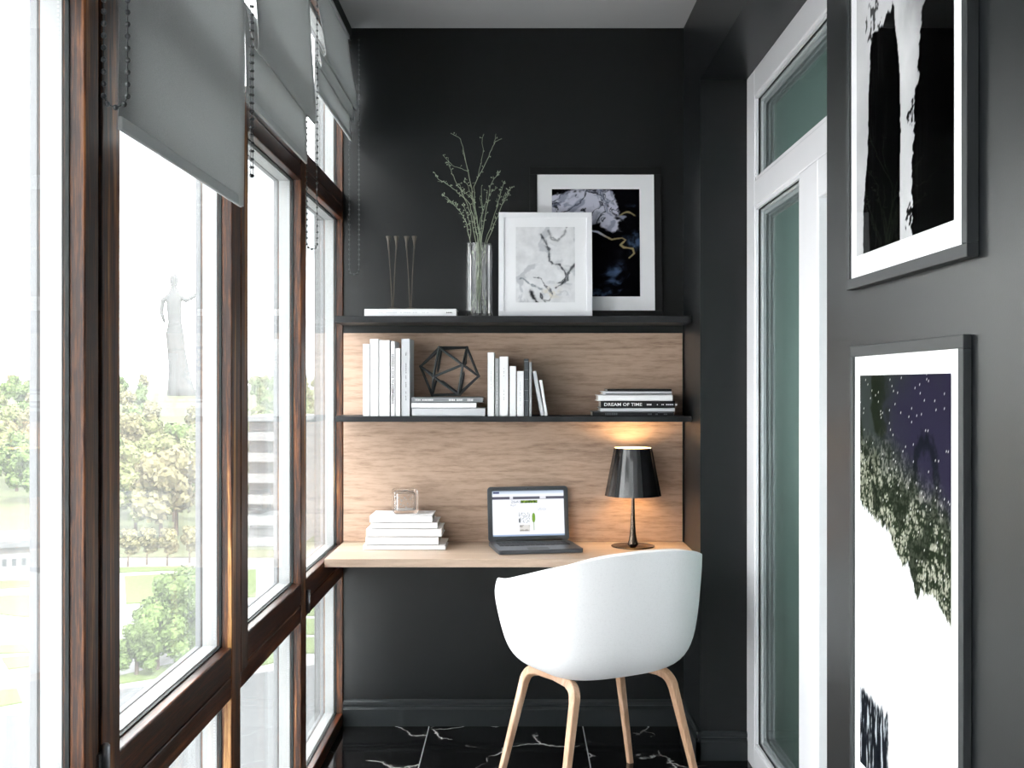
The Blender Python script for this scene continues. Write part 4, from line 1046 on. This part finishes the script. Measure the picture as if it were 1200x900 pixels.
for (xp, yp, s_, lab) in ((160, 792, .62, 'small rounded tree at the left of the close green clump outside'), (183, 786, .95, 'tallest round tree of the green clump beside the lawn outside'),
                       (208, 776, 1.12, 'leafy green tree in the middle of the close clump outside'), (232, 766, 1.15, 'green tree at the right of the close clump, near the window frame'), (252, 756, 1.05, 'green tree farthest right in the clump, partly behind the window frame')):
    X, Y = G(xp, yp); tree(X, Y, GZ + .05, s_, NEAR[xp % 2], lab, 'clump of green trees beside the lawn', 'round_tree')
for (xp, yp) in ((124, 664), (150, 664), (172, 662), (196, 663), (222, 660)):
    X, Y = G(xp, yp); tree(X, Y, GZ + .05, .45, LV[3], 'small pale tree in the row behind the lawn outside', 'row of small trees behind the lawn', 'young_tree')

# long low building
X0, Y0 = G(-40, 683); X1_, Y1_ = G(60, 676)
bl = empty('low_building', (X0, Y0, GZ), math.atan2(Y1_ - Y0, X1_ - X0), 'long low white building with a flat roof across the lawns outside', 'building')
L = math.hypot(X1_ - X0, Y1_ - Y0)
MB().box(0, L, 0, 8, 0, 3.6).build('wall', 'wallw', bl); MB().box(-.6, L + .6, -.8, 8.6, 3.6, 4.3).build('roof', 'concrete', bl)
for q in range(11): MB().box(.6 + q * .98, 1.05 + q * .98, -.05, .1, 1.5, 2.3).build('window', 'winglass', bl)
# banded apartment building seen through the far panes
def apartment(xp0, xp1, Y, ztop, floors, label):
    xa, xb = (xp0 - 606) * Y / F, (xp1 - 606) * Y / F
    r_ = empty('apartment_building', (xa, Y, GZ), 0, label, 'building', 'apartment buildings seen through the far panes'); Hh = ztop - GZ; Wd = xb - xa
    MB().box(0, Wd, 0, 12, 0, Hh).build('wall', 'concrete', r_)
    fh = Hh / floors
    for q in range(floors):
        MB().box(-.3, Wd + .3, -1.4, .1, q * fh + .2, q * fh + 1.3).build('balcony', 'wallw', r_)
        MB().box(.4, Wd - .4, -.06, .05, q * fh + 1.4, q * fh + fh - .3).build('window_band', 'winglass', r_)
    MB().box(-.4, Wd + .4, -1.5, 12.3, Hh, Hh + .6).build('roof', 'wallw', r_)
apartment(292, 352, 150, -3.5, 6, 'pale apartment building with banded balconies, seen through the second farthest pane')
apartment(356, 405, 165, -7, 5, 'lower pale apartment building seen through the farthest pane')

# monument: a plain robed figure on a mound
YM = 520.0
def mp_(x, y): return ((x - 606) * YM / F, EYE - (y - 450) * YM / F)
bx, bz = mp_(212, 470)
mo = MB(); mo.lathe([(46, 0), (34, 1.6), (22, 2.6), (.1, 2.8)], 32, caps=False)
o = mo.build('mound', 'lawn'); o.location = (bx, YM, bz - 3.6); tag(o, kind='structure')
st = empty('monument', (bx, YM, bz - 1.0), 0, 'tall pale stone figure of a robed person with one arm stretched out, on a mound', 'statue')
u_ = YM / F
m = MB()
def P2(x, y, d=0): a, b = mp_(x, y); return (a - bx, d, b - bz + 1.0)
bm_pts = [(P2(214, 470), 17), (P2(212, 455), 14.5), (P2(210, 435), 11.5), (P2(207, 412), 10), (P2(205, 392), 10), (P2(205, 378), 8), (P2(204, 362), 8.5), (P2(204, 348), 9.5), (P2(204, 340), 5), (P2(204, 336), 3.2), (P2(204, 330), 5), (P2(204, 325), 4.5), (P2(204, 321), 2)]
rings = 20; vs = []; fs = []
for (c_, r_) in bm_pts:
    for q in range(rings):
        a = 2 * math.pi * q / rings; fold = 1 + .10 * math.sin(q * 2.5) * (1 if c_[2] < 35 else 0)
        vs.append((c_[0] + r_ * u_ * math.cos(a) * fold, r_ * u_ * .7 * math.sin(a) * fold, c_[2]))
for j in range(len(bm_pts) - 1):
    for q in range(rings): fs.append((j * rings + q, j * rings + (q + 1) % rings, (j + 1) * rings + (q + 1) % rings, (j + 1) * rings + q))
fs.append(tuple(range(rings - 1, -1, -1))); fs.append(tuple((len(bm_pts) - 1) * rings + q for q in range(rings)))
m.add(vs, fs, True)
m.tube([P2(208, 346), P2(218, 352), P2(228, 347), P2(237, 341), P2(241, 343)], [3.6 * u_, 3 * u_, 2.4 * u_, 1.8 * u_, 1.0 * u_], 10)
m.tube([P2(200, 346), P2(191, 352), P2(189, 366), P2(193, 378)], [3.6 * u_, 3 * u_, 2.4 * u_, 1.6 * u_], 10)
M['stone'] = mat('pale_stone', rgb(76, 77, 79), .9)
m.build('robed_figure', 'stone', st)
pb = MB(); a0, b0 = P2(190, 474)[0], P2(236, 474)[0]; pb.box(a0, b0, -9, 9, -3.0, .6); pb.build('plinth', 'concrete', st, bevel=.3)

# ------------------------------------------------------------------ light, sky, camera
wd = bpy.data.worlds.new('sky'); scene.world = wd; wd.use_nodes = True; t = wd.node_tree; t.nodes.clear()
ou = t.nodes.new('ShaderNodeOutputWorld'); bg = t.nodes.new('ShaderNodeBackground'); tc = t.nodes.new('ShaderNodeTexCoord')
nz = t.nodes.new('ShaderNodeTexNoise'); nz.inputs['Scale'].default_value = 3.2; nz.inputs['Detail'].default_value = 6
cr = t.nodes.new('ShaderNodeValToRGB'); cr.color_ramp.elements[0].position = .40; cr.color_ramp.elements[0].color = (.128, .138, .144, 1); cr.color_ramp.elements[1].position = .60; cr.color_ramp.elements[1].color = (1, 1, 1, 1)
mp = t.nodes.new('ShaderNodeMapping'); mp.inputs['Scale'].default_value = (1, 1, 2.2)
t.links.new(tc.outputs['Generated'], mp.inputs[0]); t.links.new(mp.outputs[0], nz.inputs['Vector']); t.links.new(nz.outputs[0], cr.inputs[0]); t.links.new(cr.outputs[0], bg.inputs[0]); t.links.new(bg.outputs[0], ou.inputs[0])
bg.inputs[1].default_value = 5.6
sl = bpy.data.lights.new('sun', 'SUN'); sl.energy = 6; sl.angle = R(1.5); sl.color = (1, .97, .9)
so = bpy.data.objects.new('sun', sl); COL.objects.link(so); so.rotation_euler = (R(38), R(28), 0)
# unseen area light added to brighten the curtain behind the door glass
al = bpy.data.lights.new('inner_room_fill', 'AREA'); al.energy = 200; al.size = 2.0; al.color = (.95, 1, 1)
ao = bpy.data.objects.new('inner_room_fill', al); COL.objects.link(ao); ao.location = (3.15, 4.6, 1.4); ao.rotation_euler = (0, R(90), 0)

cam = bpy.data.cameras.new('camera'); co = bpy.data.objects.new('camera', cam); COL.objects.link(co)
co.location = (0, 0, EYE); co.rotation_euler = (R(90), 0, 0); cam.sensor_width = 36; cam.sensor_fit = 'HORIZONTAL'; cam.lens = F / 1200 * 36
cam.shift_x = -6 / 1200; cam.clip_start = .05; cam.clip_end = 3000
scene.camera = co
vsx = scene.view_settings; vsx.view_transform = 'Standard'; vsx.look = 'None'; vsx.gamma = 1; vsx.exposure = 1.45; vsx.use_curve_mapping = False
scene.cycles.transparent_max_bounces = 24; scene.cycles.max_bounces = 12; scene.cycles.use_denoising = True
scene.cycles.sample_clamp_indirect = 8
